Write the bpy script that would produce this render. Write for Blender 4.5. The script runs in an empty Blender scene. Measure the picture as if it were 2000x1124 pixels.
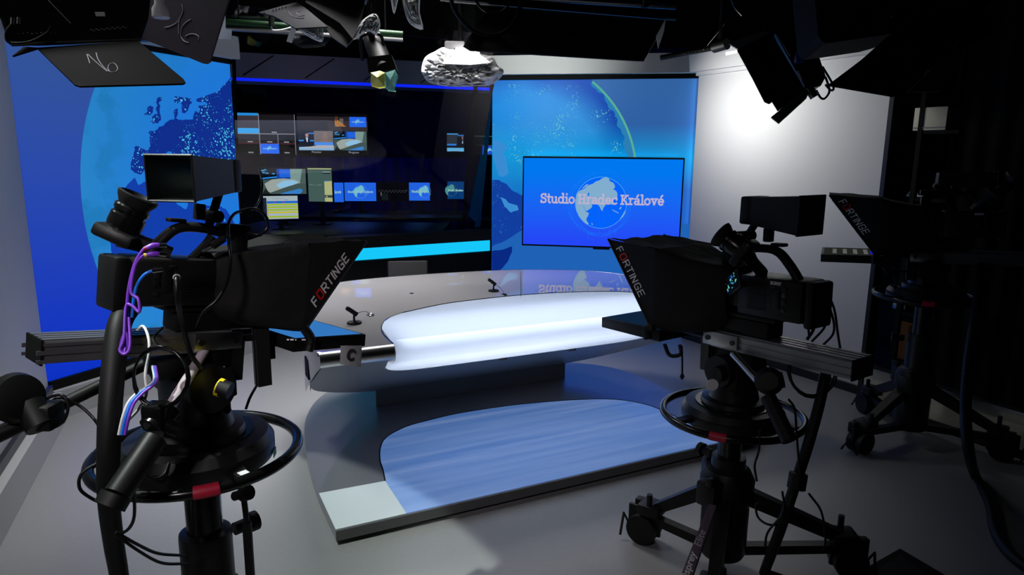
import bpy, bmesh, math, random
from mathutils import Vector as V, Matrix as MX
random.seed(7)
S=bpy.context.scene; COL=S.collection
# ---------------------------------------------------------------- camera
CH=1.65; CF=1333.0; PIT=math.radians(10.95); ROL=math.radians(0.6)
_f=V((0,math.cos(PIT),-math.sin(PIT))); _u0=V((0,math.sin(PIT),math.cos(PIT)))
_r=V((1,0,0))*math.cos(ROL)+_u0*math.sin(ROL); _u=_u0*math.cos(ROL)-V((1,0,0))*math.sin(ROL)
EYE=V((0,0,CH))
cd=bpy.data.cameras.new('camera'); cd.sensor_width=36; cd.lens=CF/2000*36; cd.clip_start=0.05; cd.clip_end=60
cam=bpy.data.objects.new('camera',cd); COL.objects.link(cam)
cam.matrix_world=MX(((_r.x,_u.x,-_f.x,0),(_r.y,_u.y,-_f.y,0),(_r.z,_u.z,-_f.z,CH),(0,0,0,1)))
S.camera=cam
def ray(x,y): return _f+_r*((x-1000)/CF)-_u*((y-562)/CF)
def dep(x,y,k): return EYE+ray(x,y)*k                       # point at depth k
def atz(x,y,z): v=ray(x,y); return EYE+v*((z-CH)/v.z)       # point on a horizontal plane
def onp(x,y,p,n): v=ray(x,y); return EYE+v*((p-EYE).dot(n)/v.dot(n))
# ---------------------------------------------------------------- materials
def lin(c):
    c=c/255.0; return c/12.92 if c<=0.04045 else ((c+0.055)/1.055)**2.4
def rgb(*c): return (lin(c[0]),lin(c[1]),lin(c[2]),1)
class NT:
    def __init__(s,name):
        s.m=bpy.data.materials.new(name); s.m.use_nodes=True; s.t=s.m.node_tree; s.t.nodes.clear()
        s.out=s.t.nodes.new('ShaderNodeOutputMaterial')
    def n(s,typ,**kw):
        x=s.t.nodes.new(typ)
        for k,v in kw.items():
            if k.startswith('i_'):
                key=k[2:]; key=int(key) if key.isdigit() else key.replace('_',' ')
                if hasattr(v,'is_output'): s.t.links.new(v,x.inputs[key])
                else: x.inputs[key].default_value=v
            else: setattr(x,k,v)
        return x
    def math(s,op,a,b=0.0,c=None):
        x=s.n('ShaderNodeMath',operation=op); 
        for i,v in enumerate((a,b)+(() if c is None else (c,))):
            if hasattr(v,'is_output'): s.t.links.new(v,x.inputs[i])
            else: x.inputs[i].default_value=v
        return x.outputs[0]
    def mix(s,f,a,b):
        x=s.n('ShaderNodeMix',data_type='RGBA')
        for i,v in ((0,f),(6,a),(7,b)):
            if hasattr(v,'is_output'): s.t.links.new(v,x.inputs[i])
            else: x.inputs[i].default_value=v
        return x.outputs[2]
    def end(s,sh): s.t.links.new(sh,s.out.inputs[0]); return s.m
def mat(name,col,rough=0.5,metal=0.0,emit=None,es=1.0,bump=0.0,bscale=80,spec=0.5,stretch=None,var=0.0):
    g=NT(name); p=g.n('ShaderNodeBsdfPrincipled')
    p.inputs['Base Color'].default_value=(*col[:3],1); p.inputs['Roughness'].default_value=rough
    p.inputs['Metallic'].default_value=metal; p.inputs['Specular IOR Level'].default_value=spec
    if emit: p.inputs['Emission Color'].default_value=(*emit[:3],1); p.inputs['Emission Strength'].default_value=es
    if bump or var:
        tc=g.n('ShaderNodeTexCoord'); vec=tc.outputs['Object']
        if stretch: vec=g.n('ShaderNodeMapping',i_Vector=vec,i_Scale=stretch).outputs[0]
        no=g.n('ShaderNodeTexNoise',i_Vector=vec,i_Scale=bscale,i_Detail=4.0)
        if bump:
            b=g.n('ShaderNodeBump',i_Strength=bump,i_Distance=0.01,i_Height=no.outputs[0]); g.t.links.new(b.outputs[0],p.inputs['Normal'])
        if var:
            c=g.mix(no.outputs[0],tuple(x*(1-var) for x in col[:3])+(1,),tuple(min(1,x*(1+var)) for x in col[:3])+(1,)); g.t.links.new(c,p.inputs['Base Color'])
    return g.end(p.outputs[0])
def emat(name,col,es=1.0):
    g=NT(name); e=g.n('ShaderNodeEmission',i_Color=(*col[:3],1),i_Strength=es); return g.end(e.outputs[0])
K=lambda v:(v,v,v)
M={}
M['black']=mat('black plastic',K(.004),.5,bump=.03,bscale=400,spec=.3)
M['blackgloss']=mat('black enamel',K(.004),.22,spec=.4)
M['blackmatte']=mat('matt black paint',K(.004),.75,spec=.15)
M['rubber']=mat('black rubber',K(.005),.55,spec=.3)
M['cable']=mat('black cable jacket',K(.004),.4,spec=.35)
M['fabric']=mat('black hood fabric',K(.011),.8,bump=.9,bscale=9,spec=.2)
M['gunmetal']=mat('dark anodised aluminium',K(.05),.35,.8)
M['alu']=mat('brushed aluminium',K(.45),.32,1.0,bump=.04,bscale=60,stretch=(1,30,30))
M['chrome']=mat('polished chrome',K(.75),.08,1.0)
M['silver']=mat('nickel plated connector',K(.6),.2,1.0)
M['greypaint']=mat('grey paint',K(.22),.5)
M['white']=mat('white plastic',K(.75),.4)
M['paper']=mat('white paper',K(.7),.8)
M['cloth']=mat('white diffusion cloth',K(.62),.8,bump=.6,bscale=9)
M['purple']=mat('purple cable jacket',rgb(120,60,190),.35)
M['bluec']=mat('blue cable jacket',rgb(30,120,230),.35)
M['red']=mat('red tape',rgb(170,20,50),.5)
M['yellow']=mat('yellow tape',rgb(240,210,20),.5)
M['ltext']=mat('white print',K(.75),.5)
M['rtext']=mat('red print',rgb(230,25,30),.5)
M['chalk']=mat('chalk marker',rgb(190,185,200),.8)
# ---------------------------------------------------------------- mesh builder
def rotm(axis,deg): return MX.Rotation(math.radians(deg),4,axis)
def basis(d):
    d=d.normalized(); a=V((0,0,1)) if abs(d.z)<.95 else V((1,0,0)); x=a.cross(d).normalized(); return x,d.cross(x),d
def spline(pts,n=6,closed=False):
    P=[V(p) for p in pts]; L=len(P); out=[]
    if L<3 or n<2: return P
    for i in range(L if closed else L-1):
        p0=P[(i-1)%L] if closed or i>0 else P[0]*2-P[1]; p1=P[i]; p2=P[(i+1)%L]
        p3=P[(i+2)%L] if closed or i+2<L else P[-1]*2-P[-2]
        for k in range(n):
            t=k/n; out.append(.5*((2*p1)+(p2-p0)*t+(2*p0-5*p1+4*p2-p3)*t*t+(3*p1-p0-3*p2+p3)*t**3))
    if not closed: out.append(P[-1])
    return out
class MB:
    def __init__(s,m=None): s.v=[]; s.f=[]; s.m=m; s.c=[]; s.cc=(1,1,1,1)
    def add(s,vs,fs,m=None):
        b=len(s.v); T=m or s.m
        for p in vs: s.v.append((T@V(p)) if T else V(p))
        for f in fs: s.f.append([b+i for i in f]); s.c.append(s.cc)
        return s
    def box(s,c,d,m=None,taper=None):
        cx,cy,cz=c; x,y,z=(q/2 for q in d); tx,ty=taper or (1,1)
        vs=[(cx+i*x*(tx if k>0 else 1),cy+j*y*(ty if k>0 else 1),cz+k*z) for k in(-1,1) for j in(-1,1) for i in(-1,1)]
        return s.add(vs,[(0,2,3,1),(4,5,7,6),(0,1,5,4),(2,6,7,3),(0,4,6,2),(1,3,7,5)],m)
    def bbox(s,c,d,r=.005,m=None):   # box with chamfered edges
        t=bmesh.new(); bmesh.ops.create_cube(t,size=1)
        for w in t.verts: w.co=V((w.co.x*d[0]+c[0],w.co.y*d[1]+c[1],w.co.z*d[2]+c[2]))
        bmesh.ops.bevel(t,geom=list(t.edges),offset=min(r,min(d)*.45),segments=2,affect='EDGES',profile=.5)
        t.verts.index_update(); s.add([w.co.copy() for w in t.verts],[[w.index for w in f.verts] for f in t.faces],m); t.free(); return s
    def hexa(s,p,m=None):  # 8 points: bottom 4 ccw, top 4 ccw
        return s.add(p,[(3,2,1,0),(4,5,6,7),(0,1,5,4),(1,2,6,5),(2,3,7,6),(3,0,4,7)],m)
    def cyl(s,a,b,r0,r1=None,n=16,cap=True,m=None):
        a=V(a);b=V(b);r1=r0 if r1 is None else r1;x,y,_=basis(b-a)
        vs=[];fs=[]
        for p,r in((a,r0),(b,r1)):
            for i in range(n): t=2*math.pi*i/n; vs.append(p+x*math.cos(t)*r+y*math.sin(t)*r)
        for i in range(n): j=(i+1)%n; fs.append((i,j,n+j,n+i))
        if cap: fs.append(tuple(range(n))[::-1]); fs.append(tuple(range(n,2*n)))
        return s.add(vs,fs,m)
    def lathe(s,prof,a=(0,0,0),ax=(0,0,1),n=32,m=None):  # prof: (r,h)
        a=V(a);x,y,d=basis(V(ax));vs=[];fs=[]
        for r,h in prof:
            for i in range(n): t=2*math.pi*i/n; vs.append(a+d*h+x*math.cos(t)*r+y*math.sin(t)*r)
        for k in range(len(prof)-1):
            for i in range(n): j=(i+1)%n; fs.append((k*n+i,k*n+j,(k+1)*n+j,(k+1)*n+i))
        fs.append(tuple(range(n))[::-1]); L=(len(prof)-1)*n; fs.append(tuple(range(L,L+n)))
        return s.add(vs,fs,m)
    def tube(s,pts,r,n=8,sm=6,closed=False,m=None,flat=None):
        P=spline(pts,sm,closed) if sm>1 else [V(p) for p in pts]; L=len(P); vs=[];fs=[]; px=None
        for i,p in enumerate(P):
            d=(P[(i+1)%L]-P[i-1]) if closed else P[min(i+1,L-1)]-P[max(i-1,0)]
            if d.length<1e-9: d=V((0,0,1))
            d.normalize()
            if px is None: px=basis(d)[0]
            px=(px-d*px.dot(d)); px=px.normalized() if px.length>1e-6 else basis(d)[0]
            py=d.cross(px); rr=r(i/(L-1)) if callable(r) else r
            for k in range(n): t=2*math.pi*k/n; vs.append(p+px*math.cos(t)*rr+py*math.sin(t)*rr*(flat or 1))
        for i in range(L if closed else L-1):
            o=((i+1)%L)*n
            for k in range(n): j=(k+1)%n; fs.append((i*n+k,i*n+j,o+j,o+k))
        if not closed: fs.append(tuple(range(n))[::-1]); fs.append(tuple(range((L-1)*n,L*n)))
        return s.add(vs,fs,m)
    def torus(s,c,ax,R,r,n=48,k=10,m=None):
        x,y,_=basis(V(ax)); c=V(c)
        return s.tube([c+x*math.cos(2*math.pi*i/n)*R+y*math.sin(2*math.pi*i/n)*R for i in range(n)],r,k,1,True,m)
    def poly(s,pts,m=None): return s.add(pts,[tuple(range(len(pts)))],m)
    def prism(s,pts,off,m=None):  # planar polygon extruded by vector
        off=V(off);n=len(pts);P=[V(p) for p in pts]
        fs=[tuple(range(n)),tuple(range(n,2*n))[::-1]]+[(i,n+i,n+(i+1)%n,(i+1)%n) for i in range(n)]
        return s.add(P+[p+off for p in P],fs,m)
    def grid(s,rows,closed=False,m=None):
        n=len(rows[0]); vs=[p for r in rows for p in r]; fs=[]
        for i in range(len(rows)-1):
            for j in range(n if closed else n-1): k=(j+1)%n; fs.append((i*n+j,i*n+k,(i+1)*n+k,(i+1)*n+j))
        return s.add(vs,fs,m)
    def build(s,name,mt,parent=None,smooth=35,local=False,recalc=True):
        me=bpy.data.meshes.new(name)
        inv=None
        if parent is not None and not local: inv=MATS[parent.name].inverted()
        me.from_pydata([(inv@p) if inv else p for p in s.v],[],s.f)
        if any(c!=(1,1,1,1) for c in s.c):
            ca=me.color_attributes.new('Col','FLOAT_COLOR','CORNER'); i=0
            for f,c in zip(me.polygons,s.c):
                for _ in f.loop_indices: ca.data[i].color=c; i+=1
        if recalc:
            b=bmesh.new(); b.from_mesh(me); bmesh.ops.recalc_face_normals(b,faces=b.faces[:]); b.to_mesh(me); b.free()
        if smooth:
            me.polygons.foreach_set('use_smooth',[True]*len(me.polygons)); me.set_sharp_from_angle(angle=math.radians(smooth))
        me.materials.append(M[mt] if isinstance(mt,str) else mt); me.update()
        o=bpy.data.objects.new(name,me); COL.objects.link(o)
        if parent is not None: o.parent=parent
        return o
MATS={}
def tag(o,label=None,cat=None,group=None,kind=None):
    if label:o['label']=label
    if cat:o['category']=cat
    if group:o['group']=group
    if kind:o['kind']=kind
    return o
def thing(name,label,cat,loc=(0,0,0),mx=None,group=None,kind=None):
    o=bpy.data.objects.new(name,None); COL.objects.link(o); o.empty_display_size=.1
    m=mx or MX.Translation(V(loc)); o.matrix_world=m; MATS[o.name]=m
    return tag(o,label,cat,group,kind)
def sub(o):  # let a mesh part carry world-built sub-parts
    MATS[o.name]=MATS[o.parent.name]; return o
def frame_mx(o,x,z=V((0,0,1))):   # origin o, local x along x, local z up, local y into the plane
    x=x.normalized(); y=z.cross(x).normalized(); z=x.cross(y)
    return MX(((x.x,y.x,z.x,o.x),(x.y,y.y,z.y,o.y),(x.z,y.z,z.z,o.z),(0,0,0,1)))
def text_obj(txt,name,mx,size,mt,parent=None,bold=0.0,align='CENTER',ex=.0006,sx=1.0,shear=0.0):
    c=bpy.data.curves.new('t','FONT'); c.body=txt; c.size=size; c.align_x=align; c.align_y='CENTER'; c.extrude=ex; c.offset=bold; c.shear=shear; c.resolution_u=3
    t=bpy.data.objects.new('t',c); COL.objects.link(t); bpy.context.view_layer.update()
    me=bpy.data.meshes.new_from_object(t); bpy.data.objects.remove(t); bpy.data.curves.remove(c)
    T=(MATS[parent.name].inverted() if parent is not None else MX())@mx@MX.Diagonal((sx,1,1,1)); me.transform(T); me.materials.clear(); me.materials.append(M[mt] if isinstance(mt,str) else mt); me.name=name
    o=bpy.data.objects.new(name,me); COL.objects.link(o)
    if parent is not None: o.parent=parent
    return o
# emissive picture material driven by the colour attribute of a screen's picture elements
def _scr():
    g=NT('screen picture'); a=g.n('ShaderNodeVertexColor',layer_name='Col'); e=g.n('ShaderNodeEmission',i_Color=a.outputs[0],i_Strength=1.0); return g.end(e.outputs[0])
M['screen']=_scr()
def coat(name,col,rough,metal,crough,cw=1.0):
    g=NT(name); p=g.n('ShaderNodeBsdfPrincipled'); p.inputs['Base Color'].default_value=(*col,1); p.inputs['Roughness'].default_value=rough; p.inputs['Metallic'].default_value=metal
    p.inputs['Coat Weight'].default_value=cw; p.inputs['Coat Roughness'].default_value=crough; p.inputs['Coat IOR'].default_value=2.0
    tc=g.n('ShaderNodeTexCoord'); mp=g.n('ShaderNodeMapping',i_Vector=tc.outputs['Object'],i_Scale=(1,30,1)); no=g.n('ShaderNodeTexNoise',i_Vector=mp.outputs[0],i_Scale=30.0,i_Detail=3.0)
    b=g.n('ShaderNodeBump',i_Strength=.02,i_Distance=.01,i_Height=no.outputs[0]); g.t.links.new(b.outputs[0],p.inputs['Normal']); return g.end(p.outputs[0])
# ================================================================ SETTING
M['floor']=mat('grey studio floor paint',K(.26),.38,bump=.02,bscale=40,var=.06)
M['dark']=mat('black stage wall paint',K(.006),.8,spec=.2)
M['ceil']=mat('black ceiling paint',K(.008),.8,spec=.2)
M['greywall']=mat('light grey wall laminate',K(.50),.5,var=.03)
M['plinth']=mat('grey plinth laminate',K(.42),.45)
M['whitewall']=mat('white wall laminate',K(.68),.55)
M['header']=mat('light grey header laminate',K(.62),.5)
M['navy']=mat('dark navy fabric',rgb(12,14,60),.8,spec=.1)
M['cream']=mat('cream laminate',rgb(222,216,188),.6)
def st(o): o['kind']='structure'; return o
st(MB().box((0,5.5,-.05),(16,18,.1)).build('floor','floor'))
st(MB().box((0,5.5,3.75),(16,18,.1)).build('ceiling','ceil'))
st(MB().box((0,14.45,1.85),(16,.1,3.7)).build('wall_back','dark'))
st(MB().box((-7.95,5.5,1.85),(.1,18,3.7)).build('wall_left','dark'))
st(MB().box((7.95,5.5,1.85),(.1,18,3.7)).build('wall_right','dark'))
st(MB().box((0,-3.45,1.85),(16,.1,3.7)).build('wall_front','dark'))
def xy(p): return V((p.x,p.y,0))
Z=V((0,0,1))
# left blue panel plane
A=xy(atz(134,814,0)); Bd=V((.395,.919,0)).normalized()
def on_line(px,py,a,d):        # ground point of a pixel's vertical plane hit with a vertical wall through a along d
    n=V((-d.y,d.x,0)); return onp(px,py,a,n)
LP0=A+V((-Bd.y,Bd.x,0))*.06     # panel face sits 6 cm behind plinth face
pl=on_line(100,745,LP0,Bd); pr=on_line(460,300,LP0,Bd)
LA=xy(pl)-Bd*.02; LB=xy(pr); LT=on_line(456,127,LP0,Bd).z; LZ0=on_line(101,744,LP0,Bd).z
HDR=.17
# left panel thing, local frame: x along panel (left->right seen from studio), y away, z up
def gprint(name,cx,cz,R,bgA,bgB,seaA,seaB,teal,es,h,flip=False):
    g=NT(name); tc=g.n('ShaderNodeTexCoord'); sp=g.n('ShaderNodeSeparateXYZ',i_0=tc.outputs['Object']); x,y,z=sp.outputs
    dx=g.math('SUBTRACT',x,cx); dz=g.math('SUBTRACT',z,cz)
    dist=g.math('SQRT',g.math('ADD',g.math('MULTIPLY',dx,dx),g.math('MULTIPLY',dz,dz)))
    q=g.math('DIVIDE',dist,R)
    mask=g.math('LESS_THAN',q,1.0)
    t=g.n('ShaderNodeMapRange',i_0=z,i_1=h*.15,i_2=h*.95).outputs[0]
    bg=g.mix(t,bgA,bgB)
    rim=g.n('ShaderNodeMapRange',i_0=q,i_1=.62,i_2=.98).outputs[0]
    no=g.n('ShaderNodeTexNoise',i_Vector=tc.outputs['Object'],i_Scale=2.2,i_Detail=6.0,i_Roughness=.6).outputs[0]
    band=g.n('ShaderNodeMapRange',i_0=no,i_1=.50,i_2=.56).outputs[0]
    sea=g.mix(rim,seaA,seaB); sea=g.mix(g.math('MULTIPLY',band,g.math('MULTIPLY',rim,.55)),sea,teal)
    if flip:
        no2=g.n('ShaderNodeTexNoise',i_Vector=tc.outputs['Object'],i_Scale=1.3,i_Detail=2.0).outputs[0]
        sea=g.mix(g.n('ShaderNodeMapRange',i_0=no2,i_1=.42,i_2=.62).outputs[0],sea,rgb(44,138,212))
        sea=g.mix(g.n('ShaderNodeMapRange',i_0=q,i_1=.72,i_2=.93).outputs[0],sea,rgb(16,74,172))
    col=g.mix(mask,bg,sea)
    if flip:   # cyan glow above the TV, painted into the print colour
        zz=g.math('ABSOLUTE',g.math('SUBTRACT',z,h*.70)); glowf=g.n('ShaderNodeMapRange',i_0=zz,i_1=.30,i_2=.0).outputs[0]
        col=g.mix(g.math('MULTIPLY',glowf,.75),col,rgb(0,160,222))
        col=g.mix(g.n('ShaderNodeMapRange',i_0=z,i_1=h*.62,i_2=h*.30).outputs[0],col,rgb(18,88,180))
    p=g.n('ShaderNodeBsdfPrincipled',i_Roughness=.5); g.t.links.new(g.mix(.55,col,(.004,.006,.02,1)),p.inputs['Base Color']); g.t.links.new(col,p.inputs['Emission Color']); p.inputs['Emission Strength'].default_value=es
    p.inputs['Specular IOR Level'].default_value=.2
    return g.end(p.outputs[0])
def landprint(name,base,dot,sc,es,lo=.42,hi=.62,thr=.16,east=None):
    g=NT(name); tc=g.n('ShaderNodeTexCoord')
    v=g.n('ShaderNodeTexVoronoi',i_Vector=tc.outputs['Object'],i_Scale=sc,feature='F1'); 
    v2=g.n('ShaderNodeTexVoronoi',i_Vector=tc.outputs['Object'],i_Scale=sc*.37,feature='F1')
    no=g.n('ShaderNodeTexNoise',i_Vector=tc.outputs['Object'],i_Scale=3.5,i_Detail=5.0,i_Roughness=.65).outputs[0]
    den=g.n('ShaderNodeMapRange',i_0=no,i_1=lo,i_2=hi).outputs[0]
    wn=g.n('ShaderNodeTexWhiteNoise',i_Vector=v.outputs['Position']).outputs[0]
    th=g.math('MULTIPLY',den,g.math('MULTIPLY',wn,thr*2.4))
    m1=g.math('LESS_THAN',v.outputs[0],th); m2=g.math('LESS_THAN',v2.outputs[0],g.math('MULTIPLY',th,.42)); m=g.math('MAXIMUM',m1,m2)
    if base is None:
        e=g.n('ShaderNodeEmission',i_Color=dot,i_Strength=es); tr=g.n('ShaderNodeBsdfTransparent'); mx=g.n('ShaderNodeMixShader',i_0=m,i_1=tr.outputs[0],i_2=e.outputs[0]); return g.end(mx.outputs[0])
    col=g.mix(g.math('MULTIPLY',m,.85),base,dot)
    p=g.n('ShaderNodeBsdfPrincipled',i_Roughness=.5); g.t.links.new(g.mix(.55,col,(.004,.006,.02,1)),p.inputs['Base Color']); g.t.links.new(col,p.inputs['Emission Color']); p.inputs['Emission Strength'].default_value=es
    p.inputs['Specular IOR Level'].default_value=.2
    return g.end(p.outputs[0])
def circ3(a,b,c):
    ax,ay,bx,by,cx,cy=a.x,a.z,b.x,b.z,c.x,c.z; d=2*(ax*(by-cy)+bx*(cy-ay)+cx*(ay-by))
    ux=((ax*ax+ay*ay)*(by-cy)+(bx*bx+by*by)*(cy-ay)+(cx*cx+cy*cy)*(ay-by))/d
    uz=((ax*ax+ay*ay)*(cx-bx)+(bx*bx+by*by)*(ax-cx)+(cx*cx+cy*cy)*(bx-ax))/d
    return ux,uz,math.hypot(ax-ux,ay-uz)
def jag(pts,amp,seed=1,n=3):   # roughen a coast line
    r=random.Random(seed); out=[]
    for i,p in enumerate(pts):
        q=pts[(i+1)%len(pts)]
        for k in range(n):
            t=k/n; j=0 if k==0 else 1
            out.append((p[0]+(q[0]-p[0])*t+r.uniform(-amp,amp)*j,p[1]+(q[1]-p[1])*t+r.uniform(-amp,amp)*j))
    return out
def zpx(pts,x0,y0,sc): return [(x0+x/sc,y0+y/sc) for x,y in pts]
def decal(pxs,name,mt,parent,mx,off,clip=None):  # flat print traced on the panel, local frame
    inv=mx.inverted(); o=mx.translation; n=V((mx[0][1],mx[1][1],0)); b=MB(); L=[]
    for x,y in pxs:
        p=inv@onp(x,y,o,n)
        L.append((min(max(p.x,clip[0]),clip[1]),-off,min(max(p.z,clip[2]),clip[3])))
    t=bmesh.new(); vs=[t.verts.new(p) for p in L]; es=[t.edges.new((vs[i],vs[(i+1)%len(vs)])) for i in range(len(vs)) if True]
    bmesh.ops.triangle_fill(t,edges=es,use_beauty=True); t.verts.index_update()
    b.add([v.co.copy() for v in t.verts],[[v.index for v in f.verts] for f in t.faces]); t.free()
    ob=b.build(name,mt,parent,smooth=0,local=True,recalc=False); return ob
mx=frame_mx(LA,LB-LA); W=(LB-LA).length; inv=mx.inverted()
lp=thing('globe_backdrop','tall blue backdrop panel with Europe and Africa on a glowing globe, left of the window','backdrop panel',mx=mx)
nn=V((mx[0][1],mx[1][1],0))
pts=[inv@onp(x,y,LA,nn) for x,y in((186,168),(157,345),(238,620))]; cx,cz,R=circ3(*pts)
M['globe l']=gprint('blue globe print left',cx,cz,R,rgb(2,45,190),rgb(50,82,150),rgb(28,118,212),rgb(36,128,196),rgb(20,110,165),.92,LT)
MB().box((W/2,.02,(LT+LZ0)/2),(W,.04,LT-LZ0)).build('printed_panel','globe l',lp,local=True)
M['land l']=landprint('dark blue land print with city lights',rgb(8,42,138),rgb(85,205,230),72,.92,.36,.56,.24)
eu=[(1508,238),(1470,242),(1435,288),(1395,318),(1365,345),(1345,385),(1325,385),(1300,345),(1300,312),(1335,325),(1362,300),(1345,262),(1300,235),(1270,200),(1210,183),(1170,195),(1140,230),(1105,265),(1060,300),(1010,345),(950,380),(930,430),(930,490),(960,500),(990,470),(1000,520),(1000,590),(1030,595),(1060,560),(1075,510),(1095,500),(1085,450),(1095,400),(1130,365),(1160,330),(1195,320),(1195,350),(1160,380),(1140,420),(1140,480),(1180,490),(1225,485),(1250,505),(1200,520),(1160,520),(1165,560),(1160,590),(1130,570),(1115,600),(1110,650),(1060,655),(1000,660),(962,650),(945,640),(965,590),(962,545),(930,560),(925,600),(930,650),(880,660),(850,680),(830,710),(790,720),(770,745),(740,760),(700,760),(680,770),(700,800),(695,850),(700,890),(690,930),(660,950),(620,930),(570,905),(550,910),(550,950),(530,1010),(512,1090),(515,1130),(560,1170),(610,1180),(650,1130),(665,1085),(700,1040),(740,1010),(770,985),(800,990),(840,985),(870,955),(900,960),(960,1040),(1010,1090),(1000,1040),(950,980),(1000,1010),(1060,1070),(1100,1120),(1130,1060),(1220,1090),(1320,1130),(1420,1110),(1480,1130),(1500,1180),(1575,1200),(1560,1030)]
CL=(.003,W-.003,LZ0+.003,LT-.003)
decal(jag(zpx(eu,150,100,4.888),.9,3),'europe_print','land l',lp,mx,.002,CL)
for i,(nm,ps) in enumerate((('britain_print',[(770,440),(800,430),(808,465),(780,500),(795,530),(790,580),(800,620),(800,660),(770,690),(720,692),(700,680),(730,650),(715,630),(745,600),(770,590),(752,550),(770,520),(752,490)]),('ireland_print',[(670,540),(700,520),(730,530),(725,580),(700,610),(650,615),(640,600),(670,580)]),('island_print',[(848,1040),(856,1060),(848,1120),(836,1112),(845,1075)]))):
    decal(jag(zpx(ps,150,100,4.888),.9,i+5),nm,'land l',lp,mx,.002,CL)
af=[(395,165),(330,235),(322,285),(290,380),(240,520),(225,600),(240,690),(260,770),(330,850),(450,905),(560,925),(640,940),(650,1000),(660,1180),(700,1500),(1200,1500),(1120,420),(1100,540),(1080,480),(1020,380),(975,360),(960,350),(920,362),(880,357),(830,342),(775,318),(760,350),(750,385),(690,352),(640,300),(600,275),(590,255),(612,240),(610,190),(540,180),(470,190),(420,217)]
M['land a']=landprint('blue africa print with few city lights',rgb(10,58,165),rgb(60,170,220),70,.92,.5,.72,.12)
decal(jag(zpx(af,150,300,3.512),.9,8),'africa_print','land a',lp,mx,.0021,CL)
M['seap']=emat('light blue sea print',rgb(50,150,225),.9)
decal(zpx([(865,410),(880,385),(905,375),(900,395),(880,412)],150,300,3.512),'gulf_print','seap',lp,mx,.003,CL)
for nm,ps in (('sea_print',[(920,362),(935,400),(955,450),(975,475),(968,440),(940,395)]),('sea_print',[(955,358),(975,400),(1010,470),(1022,465),(985,395)])):
    decal(zpx(ps,150,300,3.512),nm,'seap',lp,mx,.003,CL)
MB().box((W/2,-.005,LT+.02),(W,.05,.04)).build('shadow_gap','blackmatte',lp,local=True)
# sloped header beam
MB().hexa([(-.1,-.10,LT+.035),(W+.01,-.10,LT+.035),(W+.01,.1,LT+.035),(-.1,.1,LT+.035),(-.1,-.10,LT+.20),(W+.01,-.10,LT+.20),(W+.01,.1,LT+.20),(-.1,.1,LT+.20)]).build('header_beam','header',lp,local=True)
MB().box((W/2,-.012,LZ0-.03),(W,.02,.055)).build('dark_rail','blackmatte',lp,local=True)
MB().box((W/2,0,(LZ0-.06)/2),(W,.12,LZ0-.06)).build('plinth','plinth',lp,local=True)
# grey wall nearest on the left
GA=xy(atz(125,825,0)); GB=xy(atz(0,1060,0)); gd=(GB-GA).normalized(); gn=V((-gd.y,gd.x,0)); gn=gn if gn.dot(EYE-GA)<0 else -gn
G0=GA+gn*.06; GZ=onp(70,790,G0,gn).z
g1=GB+gd*1.6
gw=thing('side_wall_panel','plain light grey wall panel at the far left beside the blue backdrop','wall panel',loc=GA)
mxg=frame_mx(G0,gd); Lg=(g1-GA).length
MB(mxg).box((Lg/2+.02,-.03,(3.3+GZ)/2),(Lg+.04,.06,3.3-GZ)).build('wall_board','greywall',gw)
MB(mxg).box((Lg/2,.0,GZ-.02),(Lg,.05,.05)).build('dark_rail','gunmetal',gw)
MB(mxg).box((Lg/2,.0,(GZ-.045)/2),(Lg,.14,GZ-.045)).build('plinth','plinth',gw)
# ---------------------------------------------------------------- TV panel (right of window)
yw=math.radians(-10.0); pd=V((math.cos(yw),math.sin(yw),0)); PC=xy(dep(1178,394,6.56)); pn=V((-pd.y,pd.x,0))
P0=xy(onp(961,350,PC,pn)); P1=xy(onp(1356,300,PC,pn)); PT=onp(1158,155,PC,pn).z
mxp=frame_mx(P0,P1-P0); Wp=(P1-P0).length; inp=mxp.inverted()
tp=thing('globe_backdrop','blue globe backdrop panel behind the wall screen, right of the window','backdrop panel',mx=mxp)
pts=[inp@onp(x,y,P0,pn) for x,y in((1158,158),(1222,240),(1242,306))]; cx,cz,R=circ3(*pts)
print('R globe',cx,cz,R,Wp,PT,'L',W,LT,LZ0)
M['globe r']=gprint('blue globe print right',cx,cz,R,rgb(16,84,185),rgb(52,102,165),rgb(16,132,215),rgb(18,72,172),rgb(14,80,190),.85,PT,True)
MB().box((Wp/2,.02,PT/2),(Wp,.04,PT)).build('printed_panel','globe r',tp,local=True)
CP=(.003,Wp-.003,.02,PT-.003)
M['rim']=emat('teal rim print',rgb(48,140,200),.8)
rm=[inp@onp(x,y,P0,pn) for x,y in((1158,158),(1242,306))]; a0=math.atan2(rm[0].z-cz,rm[0].x-cx); a1=math.atan2(rm[1].z-cz,rm[1].x-cx)-.25
b=MB(); rows=[]
for i in range(121):
    i=i/3; a=a0+(a1-a0)*i/40; wd=.030+.080*(i/40)+.012*math.sin(i*.8)+.006*math.sin(i*1.9)
    rows.append([(cx+math.cos(a)*R,-.002,cz+math.sin(a)*R),(cx+math.cos(a)*(R-wd),-.002,cz+math.sin(a)*(R-wd))])
rows=[r for r in rows if all(p[2]<PT-.004 for p in r)]
b.grid(rows).build('globe_rim_print','rim',tp,smooth=0,local=True,recalc=False)
M['rim2']=emat('green rim line print',rgb(98,190,165),.8)
MB().grid([[r[0] for r in rows],[V((cx,-.0026,cz))+(V(r[0])-V((cx,-.002,cz)))*(1-.020/R) for r in rows]]).build('rim_line_print','rim2',tp,smooth=0,local=True,recalc=False)
M['seal']=emat('pale sea print',rgb(62,150,225),.85); M['seam']=emat('mid blue sea print',rgb(34,105,195),.85)
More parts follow.
